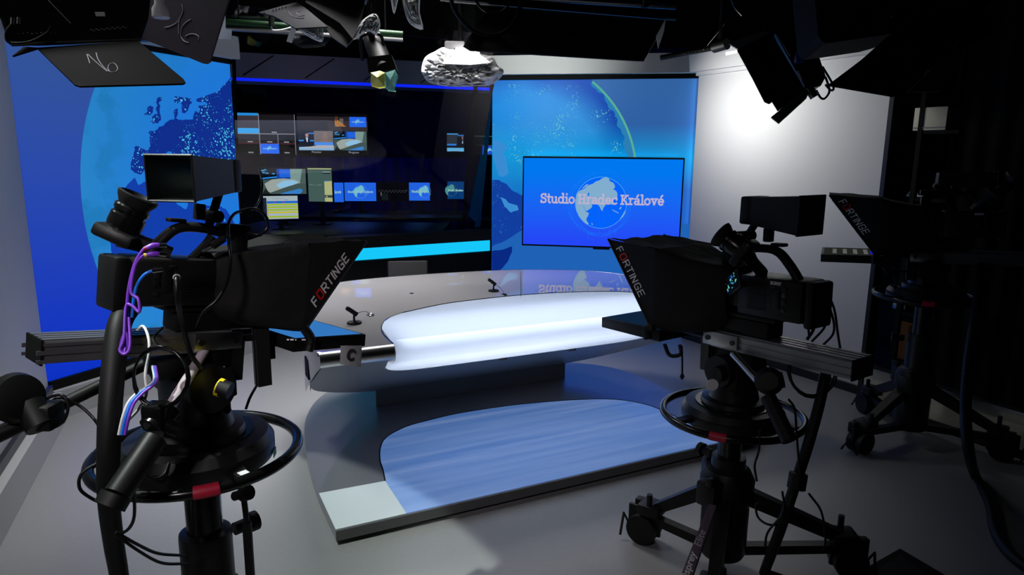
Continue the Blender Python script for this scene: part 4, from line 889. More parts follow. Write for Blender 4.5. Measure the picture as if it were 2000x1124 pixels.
    MB(HM).box((m1+.0005,near*-w*.55,-.040),(.002,.05,.012)).build('label_plate','blackmatte',sc)
    for sy in (-1,1):
        MB(HM).tube([(ca-.005,sy*(w+.006),hb+.02),(ca+.02,sy*(w+.018),-.02),(ca+.015,sy*(w+.016),-.06)],.016,8,4).build('hinge_knob','rubber',q)
    # straps under the monitor
    if near<0:
        MB(HM).tube([(ca-.03,near*-w*.8,-.08),(ca-.06,near*-w*.8,-.12),(ca-.10,near*-w*.7,-.11),(ca-.08,near*-w*.6,-.08)],.008,8,4).build('strap','rubber',q)
        MB(HM).tube([(ca-.09,near*-w*.6,-.08),(ca-.095,near*-w*.6,-.14),(ca-.10,near*-w*.62,-.19)],.004,6,4).lathe([(.004,0),(.010,.012),(.004,.024)],(ca-.10,near*-w*.62,-.215),n=8).build('drawstring','rubber',q)
    # ---- camera
    HB=HM; HM=HM@MX.Translation(V((cs,0,0)))
    cno=thing('broadcast_camera','black broadcast camera with handle and viewfinder, '+lab,'video camera',mx=RW)
    MB(HM).bbox((-.03,0,.032),(.26,.10,.062),.01).bbox((-.04,0,.074),(.30,.11,.016),.004).build('mounting_wedge','black',cno)
    b=MB(HM).bbox((-.17,0,.158),(.26,.15,.145),.012).bbox((-.02,0,.165),(.06,.12,.12),.012)
    b.hexa([(-.30,-.07,.10),(-.05,-.07,.10),(-.05,.07,.10),(-.30,.07,.10),(-.30,-.05,.085),(-.05,-.05,.085),(-.05,.05,.085),(-.30,.05,.085)])
    body=b.build('body','bodyg',cno); sub(body)
    b=MB(HM)
    for i in range(8): b.box((-.125,near*-.0755,.115+i*.0085),(.075,.003,.0035))
    b.build('vent','rubber',body)
    for i,(x,z,dx,dz) in enumerate(((-.235,.20,.02,.012),(-.235,.18,.016,.02),(-.235,.155,.018,.022),(-.235,.125,.016,.012),(-.205,.165,.026,.07),(-.19,.205,.02,.01))):
        MB(HM).bbox((x,near*-.076,z),(dx,.006,dz),.002).build('control_button','gunmetal' if i in(1,3) else 'black',body)
    text_obj('SONY','maker_mark',HM@MX.Translation(V((-.20,-near*.0757,.216)))@rotm('Z',0 if near>0 else 180)@rotm('X',90),.016,'ltext',body,bold=.0006) if near<0 else None
    MB(HM).bbox((bat/2-.149,0,.15),(-.302-bat,.13,.16),.012).build('battery','black',cno)
    # lens with servo grip
    MB(HM).lathe([(.045,0),(.05,.02),(.052,.06),(.046,.065),(.046,.10),(.055,.105),(.058,.15),(.05,.155)],(0,0,.17),(1,0,0),n=28).build('lens','blackgloss',cno,smooth=30)
    gp=[]
    for i in range(9):
        x=.0+.13*i/8; r_=.034*(math.sin(math.pi*(i+.6)/9.2))**.5
        gp.append([(x,-.075*1-math.cos(2*math.pi*j/14)*r_*.9,.165+math.sin(2*math.pi*j/14)*r_*1.7) for j in range(14)])
    MB(HM).grid(gp,closed=True).build('servo_grip','blackgloss',cno,smooth=80)
    # handle
    MB(HM).tube([(-.24,0,.225),(-.20,0,.275),(-.15,0,.318),(-.08,0,.325),(.0,0,.312),(.06,0,.300)],.021,12,6,flat=.75).build('handle','bodyg',cno,smooth=60)
    MB(HM).tube([(-.04,0,.30),(-.06,0,.27),(-.10,0,.225)],.015,8,4).bbox((.05,0,.265),(.05,.05,.09),.01).bbox((-.155,0,.343),(.05,.035,.012),.003).bbox((.03,0,.33),(.10,.05,.03),.006).build('handle_bracket','black',cno)
    # viewfinder hood on an arm
    vx,vz0,vz1,vl,vw,vg=vfbox
    VM=HB@MX.Translation(V((vx,0,(vz0+vz1)/2)))@rotm('Y',-tilt)@rotm('Z',vfyaw)
    h=(vz1-vz0)/2
    v=MB(VM).bbox((0,0,0),(.05,vw*1.6,h*1.6),.008).build('viewfinder','black',cno); sub(v)
    b=MB(VM); g=vg; x0,x1=-.02,-vl; wa,wb=vw*.78,vw*.95*g**.3
    for inn in (0,.004):
        A_=[(x0,-wa+inn,-h*.78+inn),(x0,wa-inn,-h*.78+inn),(x0,wa-inn,h*.78-inn),(x0,-wa+inn,h*.78-inn)]
        B_=[(x1,-wb+inn,-h*g+inn),(x1,wb-inn,-h*g+inn),(x1,wb-inn,h*1.0-inn),(x1,-wb+inn,h*1.0-inn)]
        b.add(A_+B_,[(0,1,5,4),(1,2,6,5),(2,3,7,6),(3,0,4,7)])
    b.tube([(x1,-wb,-h*g),(x1,wb,-h*g),(x1,wb,h),(x1,-wb,h)],.005,6,1,True).build('sun_hood','bodyg',v,smooth=0,recalc=False)
    pz=PIX(0); 
    xs_=x0-.006
    def S_(pts,c): pz.b.cc=c; pz.b.poly([(xs_+pz.y*4,-wa*.9*y_,h*.7*z_) for y_,z_ in pts]); pz.y-=.0003
    S_([(-1,-1),(1,-1),(1,1),(-1,1)],rgb(8,12,12)); S_([(-1,.28),(1,.36),(1,.44),(-1,.36)],rgb(40,140,225)); S_([(-.9,-.9),(.4,-.9),(.9,-.2),(.7,.2),(-.5,.2),(-.95,-.3)],rgb(120,140,130)); S_([(.1,-.8),(.8,-.5),(.9,-.1),(.2,-.3)],rgb(150,190,200))
    for qd in (((-.95,.9),(.95,.9),(.95,.94),(-.95,.94)),((-.95,-.94),(.95,-.94),(.95,-.9),(-.95,-.9)),((.93,-.9),(.97,-.9),(.97,.9),(.93,.9))): S_(qd,rgb(70,120,105))
    pz.b.m=None
    ob=MB(); ob.v=[VM@p_ for p_ in pz.b.v]; ob.f=pz.b.f; ob.c=pz.b.c; ob.build('picture','screen',v,smooth=0,recalc=False)
    MB(HB).tube([(vx*.2+.0,0,.33),(vx*.5,0,.37),(vx,0,vz0+.01)],.014,8,4).cyl((vx*.35+.005,-.04,.365),(vx*.35+.005,.04,.365),.02,n=14).bbox((vx-.06,0,.375),(.03,.03,.05),.005).build('viewfinder_arm','black',cno)
    if near<0 and lcd:
        FM=HM@MX.Translation(V((-.07,near*-.13,.21)))@rotm('Z',-28)@rotm('Y',28)
        fs=MB(FM).bbox((0,0,0),(.10,.014,.075),.005).build('flip_screen','black',cno); sub(fs)
        pq=PIX(.0); cols=[rgb(60,150,210),rgb(90,190,175),rgb(40,90,190),rgb(30,50,60),rgb(110,200,190)]; rn_=random.Random(5)
        pq.rect(-.042,-.03,.042,.03,rgb(6,10,14))
        for i in range(26):
            x=rn_.uniform(-.04,.032); z=rn_.uniform(-.028,.022); pq.rect(x,z,x+rn_.uniform(.004,.012),z+rn_.uniform(.003,.008),rn_.choice(cols))
        ob=MB(); ob.v=[FM@V((v_.x,.0085-v_.y,v_.z)) for v_ in pq.b.v]; ob.f=pq.b.f; ob.c=pq.b.c; ob.build('picture','screen',fs,smooth=0,recalc=False)
        MB(HM).tube([(-.07,.06,.20),(-.07,near*-.13,.20)],.012,8,1).build('flip_hinge','black',cno)
    # eyepiece viewfinder
    ex,ey,ez,dr=eye
    EM=HB@MX.Translation(V((ex,ey,ez)))@MX.Scale(es,4)
    d=V(dr).normalized(); a0=V((0,0,0))
    e_=MB(EM).tube([a0,a0+d*.06],.05,4,1).build('eyepiece_base','black',cno) if False else None
    x_,y_,z_=basis(d)
    B3=EM@MX(((x_.x,y_.x,d.x,0),(x_.y,y_.y,d.y,0),(x_.z,y_.z,d.z,0),(0,0,0,1)))
    ee=MB(B3).bbox((0,0,.0),(.115,.10,.035),.01).build('eyepiece','bodyg',cno); sub(ee)
    MB(B3).lathe([(.040,.015),(.043,.03),(.043,.055),(.039,.058),(.039,.064),(.043,.067),(.043,.078),(.036,.084)],n=28).build('barrel','blackgloss',ee,smooth=30)
    MB(B3).lathe([(.036,.080),(.040,.088),(.048,.102),(.050,.112),(.044,.115),(.036,.1),(.02,.09)],n=28).build('eyecup','rubber',ee,smooth=60)
    c0=B3.inverted()@(HM@V((ex*.5-.05,0,.235)))
    MB(B3).tube([(0,0,-.01),(c0*.5),c0],.022,8,4).build('eyepiece_arm','black',ee)
    return RW,HM,p,q,cno
M['promptgrey']=emat('grey prompter text page',rgb(38,40,37),.8)
M['promptdim']=emat('dim prompter screen',rgb(18,40,66),.8)
Lo=dep(388,880,1.80); Ro=dep(1430,808,2.67); To=dep(1808,578,3.95)
RL=rig(Lo,50,.878,1.0,.205,.80,8,1,'nearest, left of the desk',vfyaw=31,vfbox=(.035,.43,.56,.25,.077,1.0),eye=(-.235,.05,.285,(.30,-.25,1)),legs=((200,.42),(320,.42),(80,.42)),flen=.235,hb=.0,lw=1.25,hoodw=.16,ringR=.25,bat=-.35,rl=.53,hub=.93,cs=.06,es=1.15)
RR=rig(Ro,125,.668,1.0,.0,1.0,2,-1,'before the white wall, right of the desk',colr=.066,vfyaw=0,vfbox=(-.05,.40,.525,.22,.075,1.1),eye=(-.085,.10,.315,(.75,.25,.55)),legs=((145,.34),(-4,.50),(248,.42)),hub=.95)
RT=rig(To,155,.878,1.14,.0,1.0,2,-1,'farthest right before the black curtain',vfyaw=0,vfbox=(-.02,.36,.45,.25,.075,1.0),eye=(-.26,.05,.33,(-.6,.1,.6)),legs=((208,.45),(322,.46),(95,.42)),lcd=False)

sc_=[c for c in RT[3].children if c.name.startswith('prompter_monitor')][0]
PM=RT[0]@MX.Translation(V((0,0,1.14)))@rotm('Y',2)
b=MB(PM); 
for i in range(4):
    for j in range(3): b.box((.50-i*.055,.09-j*.075,-.0155),(.022,.055,.0012))
b.build('page_text',emat('dim page text',rgb(120,122,118),.6),sc_)
MB(PM).box((.285,.04,-.0155),(.05,.12,.0012)).build('page_marker',emat('blue page marker',rgb(10,30,230),.9),sc_)
# ================================================================ CABLES, PAN BARS AND SMALL THINGS ON THE RIGS
def DP(pts): return [dep(*p) for p in pts]
def cable(label,pts,r,mt='cable',cat='cable',name='cable',n=8):
    P_=DP(pts); t=MB().tube(P_,r,n,7).build(name,mt,None,smooth=80); return tag(t,label,cat)
LP_,LQ,LC=RL[2],RL[3],RL[4]; RP_,RC_=RR[2],RR[4]
# left rig pan bars
M['paletube']=mat('pale metal tube',rgb(205,192,198),.3,.2)
MB().box((0,0,0),(.036,.036,.16),m=MX.Translation(dep(511,696,1.84))@rotm('Z',38)).box((0,0,0),(.042,.010,.16),m=MX.Translation(dep(511,696,1.84))@rotm('Z',38)).box((.03,.02,.0),(.02,.02,.05),m=MX.Translation(dep(511,690,1.84))@rotm('Z',38)).build('profile_post','gunmetal',LQ)
MB().cyl(dep(402,682,1.74),dep(326,806,1.52),.0125,n=16).build('pan_bar','paletube',LP_)
hj=MB().cyl(dep(330,800,1.54),dep(296,838,1.50),.030,n=18).cyl(dep(288,812,1.50),dep(350,842,1.52),.016,n=12).bbox(dep(306,812,1.51),(.05,.05,.06),.01).build('pan_bar_joint','blackgloss',LP_)
gp_=MB().cyl(dep(302,858,1.49),dep(228,968,1.40),.0275,n=20).build('pan_bar_grip','bodyg',LP_); sub(gp_)
MB().cyl(dep(228,966,1.401),dep(214,990,1.39),.031,n=20).build('grip_cap','rubber',gp_)
MB().cyl(dep(330,690,1.80),dep(110,796,1.62),.0155,n=14).cyl(dep(112,795,1.62),dep(-60,876,1.50),.019,n=14).build('pan_bar','black',LP_)
zc_=MB().lathe([(.03,0),(.052,.006),(.058,.03),(.05,.055),(.03,.06)],dep(20,780,1.56),(dep(70,770,1.5)-dep(20,780,1.56)),n=26).cyl(dep(58,790,1.56),dep(82,835,1.55),.032,n=18).bbox(dep(92,812,1.57),(.05,.06,.06),.008).build('zoom_control','black',LP_); sub(zc_)
MB().cyl(dep(22,752,1.55),dep(38,736,1.55),.0035,n=8).build('toggle_lever','silver',zc_)
MB().cyl(dep(20,800,1.55),dep(20,812,1.55),.005,n=8).build('toggle_lever','black',zc_)
cable('looped thin black cable tied to the far left pan bar',[(62,800,1.6),(85,782,1.58),(118,772,1.57),(133,790,1.57),(125,822,1.57),(100,836,1.58),(85,815,1.6),(110,778,1.6),(150,790,1.62),(180,815,1.62),(198,840,1.6)],.0035)
MB().cyl(dep(428,757,1.64),dep(450,764,1.64),.021,n=20).build('drag_knob','rubber',LP_); MB().cyl(dep(426,756,1.642),dep(434,759,1.642),.0225,n=20).build('knob_ring','yellow',LP_)
# slim rod beside the left column
MB().cyl(dep(463,868,1.72),dep(482,1020,1.78),.0075,n=10).cyl(dep(482,1020,1.78),dep(492,1170,1.84),.012,n=10).build('support_rod','black',LP_)
MB().cyl(dep(458,970,1.74),dep(486,962,1.72),.012,n=12).cyl(dep(474,966,1.73),dep(487,962,1.72),.019,n=14).build('clamp_knob','rubber',LP_)
MB().tube(DP([(520,800,1.62),(536,822,1.62)]),.0001,4,1)
# sticker on the hub
hx=V((Lo.x+.1925*math.cos(math.radians(8)),Lo.y+.1925*math.sin(math.radians(8)),.878-.015)); MB(frame_mx(hx,V((.14,-.99,0)))).box((0,0,0),(.03,.002,.020)).box((-.007,-.0015,-.004),(.01,.001,.008)).build('hub_sticker',mat('teal sticker',rgb(60,170,160),.5),LP_)
# black cable sleeve hanging from the left camera
sl=thing('cable_sleeve','thick black cable sleeve hanging from the nearest left camera down to the floor','cable sleeve',loc=xy(dep(215,1000,1.5)))
def flo(px,py): return atz(px,py,.02)
pts=DP([(255,596,1.62),(232,640,1.55),(218,760,1.50),(212,880,1.49),(212,970,1.52),(222,1060,1.60)])+[dep(236,1150,1.70),dep(246,1290,1.85)]
MB().tube(pts,lambda t:.026-.006*t,14,6).build('sleeve','rubber',sl,smooth=80)
MB().tube([pts[-1],pts[-1]+V((.02,.03,-.25)),V((pts[-1].x+.1,pts[-1].y+.1,.025)),V((pts[-1].x-.25,pts[-1].y+.35,.025))],.02,12,6).build('sleeve_tail','rubber',sl,smooth=80)
# coloured cables
def plug(nm,p,d,r,L,mt,par): MB().cyl(p,p+d.normalized()*L,r,n=14).build(nm,mt,par)
ax=(dep(312,480,1.63)-dep(286,487,1.62))
for (lb,pts,c1,py) in (('purple cable with a red band plugged into the left camera, upper of the pair',[(314,480,1.475),(300,480,1.465),(281,487,1.455),(262,520,1.455),(250,575,1.46),(247,640,1.46),(243,690,1.45),(236,676,1.45),(246,650,1.45),(252,690,1.45)],'red',480),('purple cable with a yellow band plugged into the left camera, lower of the pair',[(314,497,1.475),(300,496,1.465),(281,499,1.455),(264,520,1.455),(256,570,1.455),(270,585,1.455),(272,610,1.455),(258,598,1.455),(246,600,1.455),(242,660,1.445),(234,684,1.44),(244,692,1.44),(254,676,1.445),(252,620,1.455)],'yellow',497)):
    t=thing('video_cable',lb,'cable',loc=dep(300,py,1.465))
    P_=DP(pts); MB().tube(P_,.0033,8,7).build('jacket','purple',t,smooth=80)
    MB().tube([P_[0],P_[1],P_[1]*.25+P_[2]*.75],lambda q:.0048+.0016*math.sin(q*3.1),10,4).build('boot','purple',t,smooth=80)
    plug('connector',P_[0]-(P_[0]-P_[1])*.35,P_[0]-P_[1],.0055,.016,'silver',t)
    MB().cyl(P_[2]*.75+P_[1]*.25+Z*.0,P_[2],.0046,n=10).build('band',c1,t)
t=thing('video_cable','short blue cable plugged into the rear of the left camera below the purple pair','cable',loc=dep(300,528,1.465))
P_=DP([(312,528,1.475),(296,530,1.465),(282,537,1.46),(268,556,1.46),(262,580,1.46),(258,620,1.47)]); MB().tube(P_,.0034,8,7).build('jacket','bluec',t,smooth=80); plug('connector',P_[1],P_[0]-P_[1],.005,.022,'silver',t)
t=thing('power_cable','black power cable with a pale plug ring on the left camera side','cable',loc=dep(345,540,1.58))
P_=DP([(345,538,1.50),(345,552,1.48),(348,590,1.49),(356,630,1.56),(372,690,1.58),(392,720,1.62)]); MB().tube(P_,.006,10,7).build('jacket','cable',t,smooth=80); MB().torus(P_[0]*.7+P_[1]*.3,P_[1]-P_[0],.0055,.0028,20,8).build('plug_ring','white',t)
t=thing('viewfinder_cable','glossy black viewfinder cable looping down the left camera side past a ferrite bead','cable',loc=dep(450,480,1.7))
P_=DP([(478,412,1.80),(458,418,1.74),(446,440,1.70),(447,475,1.68),(450,510,1.67),(444,550,1.65),(425,585,1.63),(398,610,1.62),(385,640,1.62)]); MB().tube(P_,.0042,8,7).build('jacket','blackgloss',t,smooth=80)
P2=DP([(470,412,1.8),(500,408,1.78),(520,425,1.76),(522,445,1.75),(505,460,1.75),(485,455,1.76)]); MB().tube(P2,.0042,8,7).build('loop','blackgloss',t,smooth=80)
P3=DP([(505,330,1.86),(512,360,1.86),(508,388,1.84),(495,408,1.8),(470,415,1.78)]); MB().tube(P3,.0032,8,7).build('lead','blackgloss',t,smooth=80)
MB().cyl(dep(415,481,1.66),dep(437,466,1.68),.0095,n=16).build('ferrite_bead','gunmetal',t); MB().tube(DP([(396,492,1.66),(414,482,1.66)]),.004,8,1).tube(DP([(437,466,1.68),(450,455,1.70)]),.004,8,1).build('ferrite_lead','silver',t)
t=thing('coiled_cable','coil of thin black cable hanging below the left camera rail','cable',loc=dep(312,735,1.5))
b=MB(); c_=dep(312,738,1.50)
P_=[]
for i in range(61):
    a=2*math.pi*i/20; P_.append(c_+_r*(math.cos(a)*(.060+.004*math.sin(i*.35)))+_u*(math.sin(a)*(.066+.003*math.cos(i*.5)))+_f*(.004*math.sin(i*.21)))
b.tube(P_,.0031,8,1).build('coil','blackgloss',t,smooth=80)
MB().tube([c_+_u*.066,dep(300,660,1.55),dep(318,640,1.58)],.0031,8,5).build('lead','blackgloss',t,smooth=80)
cable('white cable bending under the left camera rail',[(268,645,1.58),(280,638,1.57),(290,660,1.55),(291,690,1.53),(284,730,1.52),(286,770,1.52),(270,800,1.5),(250,822,1.5)],.0032,'white')
for lb,mt_,dx in (('white loom cable in the bundle beside the left pan bar','white',0),('blue loom cable in the bundle beside the left pan bar','bluec',6),('purple loom cable in the bundle beside the left pan bar','purple',12)):
    cable(lb,[(298+dx*.5,715,1.53),(300+dx*.5,745,1.52),(268+dx,768,1.50),(250+dx,788,1.48),(240+dx,815,1.47),(232+dx,850,1.47)],.0033,mt_)
for i,(lb,pts) in enumerate((('thin black cable curving from the left sleeve to the column, upper',[(226,1040,1.50),(270,1065,1.55),(310,1082,1.62),(362,1086,1.70)]),('thin black cable curving from the left sleeve to the column, lower',[(226,1044,1.50),(268,1075,1.53),(315,1100,1.60),(366,1102,1.68)]),('black cable bow beside the steering ring on the far left',[(196,902,1.5),(160,925,1.48),(156,955,1.48),(180,975,1.5),(205,985,1.52)]),('black cable dropping behind the left grip',[(262,960,1.45),(262,1010,1.48),(250,1035,1.5),(228,1046,1.52)]),('short black cable under the left hub',[(330,905,1.62),(320,928,1.60),(300,936,1.58),(278,925,1.56)]),('thin black lead below the left prompter post',[(512,736,1.85),(500,756,1.85),(488,778,1.84),(480,800,1.83)]))):
    cable(lb,pts,.0036)
# paper sign with the letter C
sg=thing('paper_sign','white paper sign with a dark letter C taped under the left prompter screen','paper sign',loc=dep(685,700,1.93))
qa=[dep(665,676,1.905),dep(707,676,1.98),dep(705,718,1.98),dep(664,712,1.905)]
MB().prism(qa,(0,.0012,0)).build('sheet','paper',sg)
m=MX(((_r.x,_u.x,-_f.x,0),(_r.y,_u.y,-_f.y,0),(_r.z,_u.z,-_f.z,0),(0,0,0,1)))
sx_=(qa[1]-qa[0]).normalized(); sz_=sx_.cross(V((0,0,1))).normalized()*1.0; sy_=sz_.cross(sx_)
text_obj('C','letter',MX.Translation(dep(685,695,1.938))@MX(((sx_.x,sy_.x,sz_.x,0),(sx_.y,sy_.y,sz_.y,0),(sx_.z,sy_.z,sz_.z,0),(0,0,0,1)))@rotm('Z',-8),.045,mat('dark print',K(.03),.6),sg,bold=.002)
b=MB()
for i,w_ in enumerate((.006,.009,.004,.0,.010)): b.box((i*.0105-.02,0,0),(w_,.0035,.0006),m=MX.Translation(dep(577,664,1.80))@m) if w_ else None
b.build('monitor_caption','ltext',LQ,smooth=0)
# right rig: cables, pan bar, loom
for lb,pts in (('outermost black cable arching from the rear of the right camera to its rail',[(1580,552,2.42),(1606,560,2.4),(1628,600,2.38),(1636,650,2.38),(1642,688,2.38)]),('second black cable arching behind the right camera',[(1582,558,2.42),(1604,575,2.4),(1624,612,2.39),(1628,650,2.39),(1606,676,2.4)]),('third black cable arching behind the right camera',[(1580,590,2.42),(1598,592,2.41),(1612,615,2.4),(1610,640,2.4),(1585,668,2.41)]),('thick black cable curling below the rear of the right camera',[(1578,594,2.43),(1592,598,2.42),(1596,615,2.42),(1588,645,2.42),(1576,664,2.42)]),('thin black cable hanging from the rear of the right camera',[(1574,600,2.44),(1577,620,2.43),(1580,655,2.43)])):
    cable(lb,pts,.0055 if 'thick' in lb else .0042)
t=thing('coiled_cable','coil of black cable hanging under the right camera rail','cable',loc=dep(1590,730,2.4))
c_=dep(1588,728,2.42); P_=[]
for i in range(81):
    a=2*math.pi*i/20; P_.append(c_+_r*(math.cos(a)*(.085+.008*math.sin(i*.31)))+_u*(math.sin(a)*(.085+.006*math.cos(i*.43)))+_f*(.01*math.sin(i*.17)))
MB().tube(P_,.0036,8,1).build('coil','cable',t,smooth=80); MB().tube([c_+_u*.085,dep(1600,690,2.42)],.004,8,1).build('tie','cable',t)
MB().cyl(dep(1432,692,2.52),dep(1480,745,2.38),.014,n=14).build('pan_bar','alu',RP_)
MB().lathe([(.02,0),(.045,.01),(.048,.035),(.03,.05)],dep(1502,745,2.36),(dep(1502,745,2.2)-dep(1502,745,2.36)),n=24).cyl(dep(1480,750,2.36),dep(1530,742,2.34),.028,n=16).cyl(dep(1504,738,2.33),dep(1505,716,2.32),.004,n=8).build('zoom_control','black',RP_)
gp_=MB().cyl(dep(1500,775,2.35),dep(1542,862,2.26),.026,n=18).build('pan_bar_grip','rubber',RP_)
MB().tube(DP([(1540,780,2.3),(1552,800,2.3),(1556,850,2.3),(1560,900,2.34),(1566,960,2.4)]),.004,8,6).build('control_lead','cable',RP_,smooth=80)
hm=RR[0].inverted()@dep(1392,752,2.50); MB(frame_mx(dep(1391,752,2.505),_r)).cyl((0,0,0),(0,-.003,0),.022,n=24).build('bright_gap_disc','paper',RP_)  # white disc in place of brightness seen through a gap at the head
sl=thing('cable_sleeve','long slanting black cable sleeve from the right camera rail down to the floor','cable sleeve',loc=xy(flo(1500,1100)))
e0=atz(1492,1120,.03)
pts=DP([(1614,722,2.42),(1600,790,2.42),(1578,870,2.42),(1552,950,2.44)])+[dep(1522,1040,2.46),e0]
MB().tube(pts,.019,12,6).build('sleeve','rubber',sl,smooth=80)
MB().tube([e0,e0+V((.08,-.10,0)),e0+V((.1,-.5,0))],.019,12,5).build('sleeve_tail','rubber',sl,smooth=80)
MB().cyl(dep(1560,925,2.40),dep(1555,955,2.40),.032,n=14).build('sleeve_clamp','black',sl)
for lb,pts in (('thin black cable looping beside the right pedestal column, upper',[(1500,985,2.42),(1478,985,2.42),(1480,1010,2.42),(1500,1025,2.4),(1530,1025,2.4)]),('thin black cable from the right sleeve to its far wheel',[(1580,965,2.4),(1604,1000,2.42),(1612,1050,2.46),(1610,1075,2.5)]),('thin black cable hanging beside the right grip',[(1484,842,2.40),(1482,880,2.40),(1474,910,2.42),(1478,940,2.44)]),('long thin black cable dropping along the right sleeve',[(1528,960,2.38),(1530,1000,2.38),(1500,1040,2.38),(1494,1070,2.40)])):
    cable(lb,pts,.0042)
# bright name strip on the front leg of the right pedestal
lm=[dep(1384,985,2.36),dep(1399,988,2.36),dep(1349,1135,2.22),dep(1326,1135,2.22)]
nb=MB().prism(lm,(0,0,-.02)).build('leg_cover',mat('mauve grey leg cover',rgb(95,82,95),.5),RP_); sub(nb)
ux=(lm[1]-lm[2]).normalized(); uy=((lm[0]-lm[1])-ux*(lm[0]-lm[1]).dot(ux)).normalized(); uz=ux.cross(uy)
cpt=(dep(1341,1113,2.235)+uz*.002); 
def om(p): return MX(((ux.x,uy.x,uz.x,p.x),(ux.y,uy.y,uz.y,p.y),(ux.z,uy.z,uz.z,p.z),(0,0,0,1)))
text_obj('Osprey','leg_lettering',om(dep(1344,1108,2.24)+uz*.003),.034,'ltext',nb,bold=.0008)
text_obj('Elite','leg_lettering',om(dep(1367,1052,2.295)+uz*.003),.034,'chalk',nb)
# hub cables of third rig
t=thing('cable_sleeve','thick black hose trailing from the farthest camera across the floor at the right','cable sleeve',loc=xy(flo(1950,1050)))
fl_=[flo(1905,930),flo(1932,980),flo(1945,1040),flo(1975,1085),flo(2030,1125)]
MB().tube(DP([(1915,520,3.75),(1908,600,3.55),(1893,700,3.35),(1886,800,3.2),(1892,880,3.1)])+fl_,.024,12,6).build('hose','rubber',t,smooth=80)
for lb,pts in (('thin black cable arch behind the farthest camera, outer',[(1905,400,3.9),(1935,405,3.85),(1950,430,3.85),(1946,465,3.85)]),('thin black cable arch behind the farthest camera, inner',[(1905,410,3.9),(1925,418,3.88),(1933,440,3.88),(1925,465,3.9)]),('thin black lead hanging under the farthest prompter screen',[(1700,503,3.9),(1720,520,3.9),(1750,530,3.9),(1785,530,3.92)])):
    cable(lb,pts,.006)
fb=thing('floor_case','flat black case on the floor at the bottom right corner','case',loc=atz(1758,1130,0))
MB().prism([atz(1758,1072,.03),atz(1890,1150,.03),atz(1770,1240,.03),atz(1620,1150,.03)],(0,0,-.03)).build('lid','blackmatte',fb)
MB().prism([atz(1758,1085,.032),atz(1850,1150,.032),atz(1768,1210,.032),atz(1655,1150,.032)],(0,0,-.003)).build('inset','rubber',fb)
# ================================================================ HANGING LIGHTS
M['doorblack']=mat('black barn door',K(.0022),.7,spec=.06)
M['doorblue']=mat('dark blue grey barn door',rgb(24,26,40),.6,spec=.2); M['doorsheen']=mat('barn door with mauve sheen',rgb(52,46,56),.6,spec=.2); M['doorgrey']=mat('grey barn door',K(.12),.45); M['doorbrown']=mat('warm grey barn door',rgb(38,34,33),.6,spec=.2)
M['foil']=mat('crumpled silver foil',K(.62),.45,.15,bump=.9,bscale=26); M['lampw']=emat('lit lamp face',(1,.97,1),6.0); M['greent']=mat('green tube sleeve',rgb(16,70,28),.5)
class PL:
    def __init__(s,a,b,c):
        A_,B_,C_=dep(*a),dep(*b),dep(*c); s.p=A_; s.n=(B_-A_).cross(C_-A_).normalized()
        if s.n.dot(EYE-A_)<0: s.n=-s.n
    def __call__(s,x,y,o=0): return onp(x,y,s.p,s.n)+s.n*o
def flag(pl,pts,name,mt,par,th=.006): return MB().prism([pl(*p) for p in pts],-pl.n*th).build(name,mt,par,smooth=0)
def chalk(pl,strokes,name,par,mt='chalk',r=.0022):
    b=MB()
    for s_ in strokes: b.tube([pl(x,y,.0015) for x,y in s_],r,6,5)
    return b.build(name,mt,par,smooth=80)
def pole(par,p,r=.017,nm='hanging_pole'): MB().cyl(p,V((p.x,p.y,3.70)),r,n=12).build(nm,'blackgloss',par)
# far left floodlight marked 16
k=2.62
f1=thing('studio_floodlight','big black floodlight marked 16 with open barn doors, hanging at the top left corner','studio light',loc=dep(150,20,k))
pa=PL((20,86,k-.1),(275,78,k+.12),(150,20,k))
up=PL((20,-40,k-.1),(300,-40,k+.1),(150,-120,k))
MB().prism([pa(*p) for p in ((0,36),(22,88),(275,79),(292,30),(296,-70),(-30,-70))],(0,.16,.02)).build('housing','bodyg',f1,smooth=0)
MB().tube([pa(22,88,.004),pa(275,79,.004)],.006,8,1).tube([pa(4,36,.004),pa(22,88,.004)],.006,8,1).build('rim','gunmetal',f1)
b=MB()
for i in range(14): b.box(pa(178+i*5.2,58-i*.45+(i%2)*2.5,.002),(.007,.004,.0022))
for i in range(9): b.box(pa(36+i*9,66-(i%3),.002),(.006,.004,.002))
b.build('vent_slot','alu',f1)
MB().box(pa(191,28,.003),(.055,.004,.016)).build('label','white',f1)
pb=PL((72,93,k-.05),(270,80,k+.1),(250,164,k-.35))
d1=flag(pb,[(72,93),(270,80),(358,154),(362,160),(357,163),(156,168),(146,165)],'barn_door','doorblack',f1); sub(d1)
chalk(pb,[[(170,107),(173,116),(176,125)],[(172,107),(190,124),(210,141)],[(188,104),(192,117),(203,132),(215,141),(226,141),(230,134),(224,125),(215,126),(211,133),(214,140)]],'chalk_number',d1,'chalk',.0015)
pc=PL((290,50,k+.05),(440,0,k-.25),(400,122,k-.15))
d2=flag(pc,[(288,50),(277,75),(396,124),(403,125),(409,121),(449,-10),(456,-50),(300,-50)],'barn_door','doorsheen',f1); sub(d2)  # door catching light: its mauve grey sheen is put into the colour
chalk(pc,[[(356,8),(358,22),(348,42),(335,51),(323,54)],[(351,38),(350,52),(350,67)],[(374,38),(364,44),(356,55),(354,70),(360,80),(369,84)],[(363,71),(372,67),(381,67),(389,72),(388,78)]],'chalk_number',d2,'chalk',.0017)
flag(PL((23,110,k-.1),(75,93,k-.05),(45,90,k)),[(24,109),(46,91),(76,93)],'barn_door','blackmatte',f1)
for q,(x,y) in enumerate(((24,42),(36,41))): MB().cyl(pa(x,y+8,.012),pa(x+1,y-5,.012),.007,n=12).build('cable_plug','silver',f1)
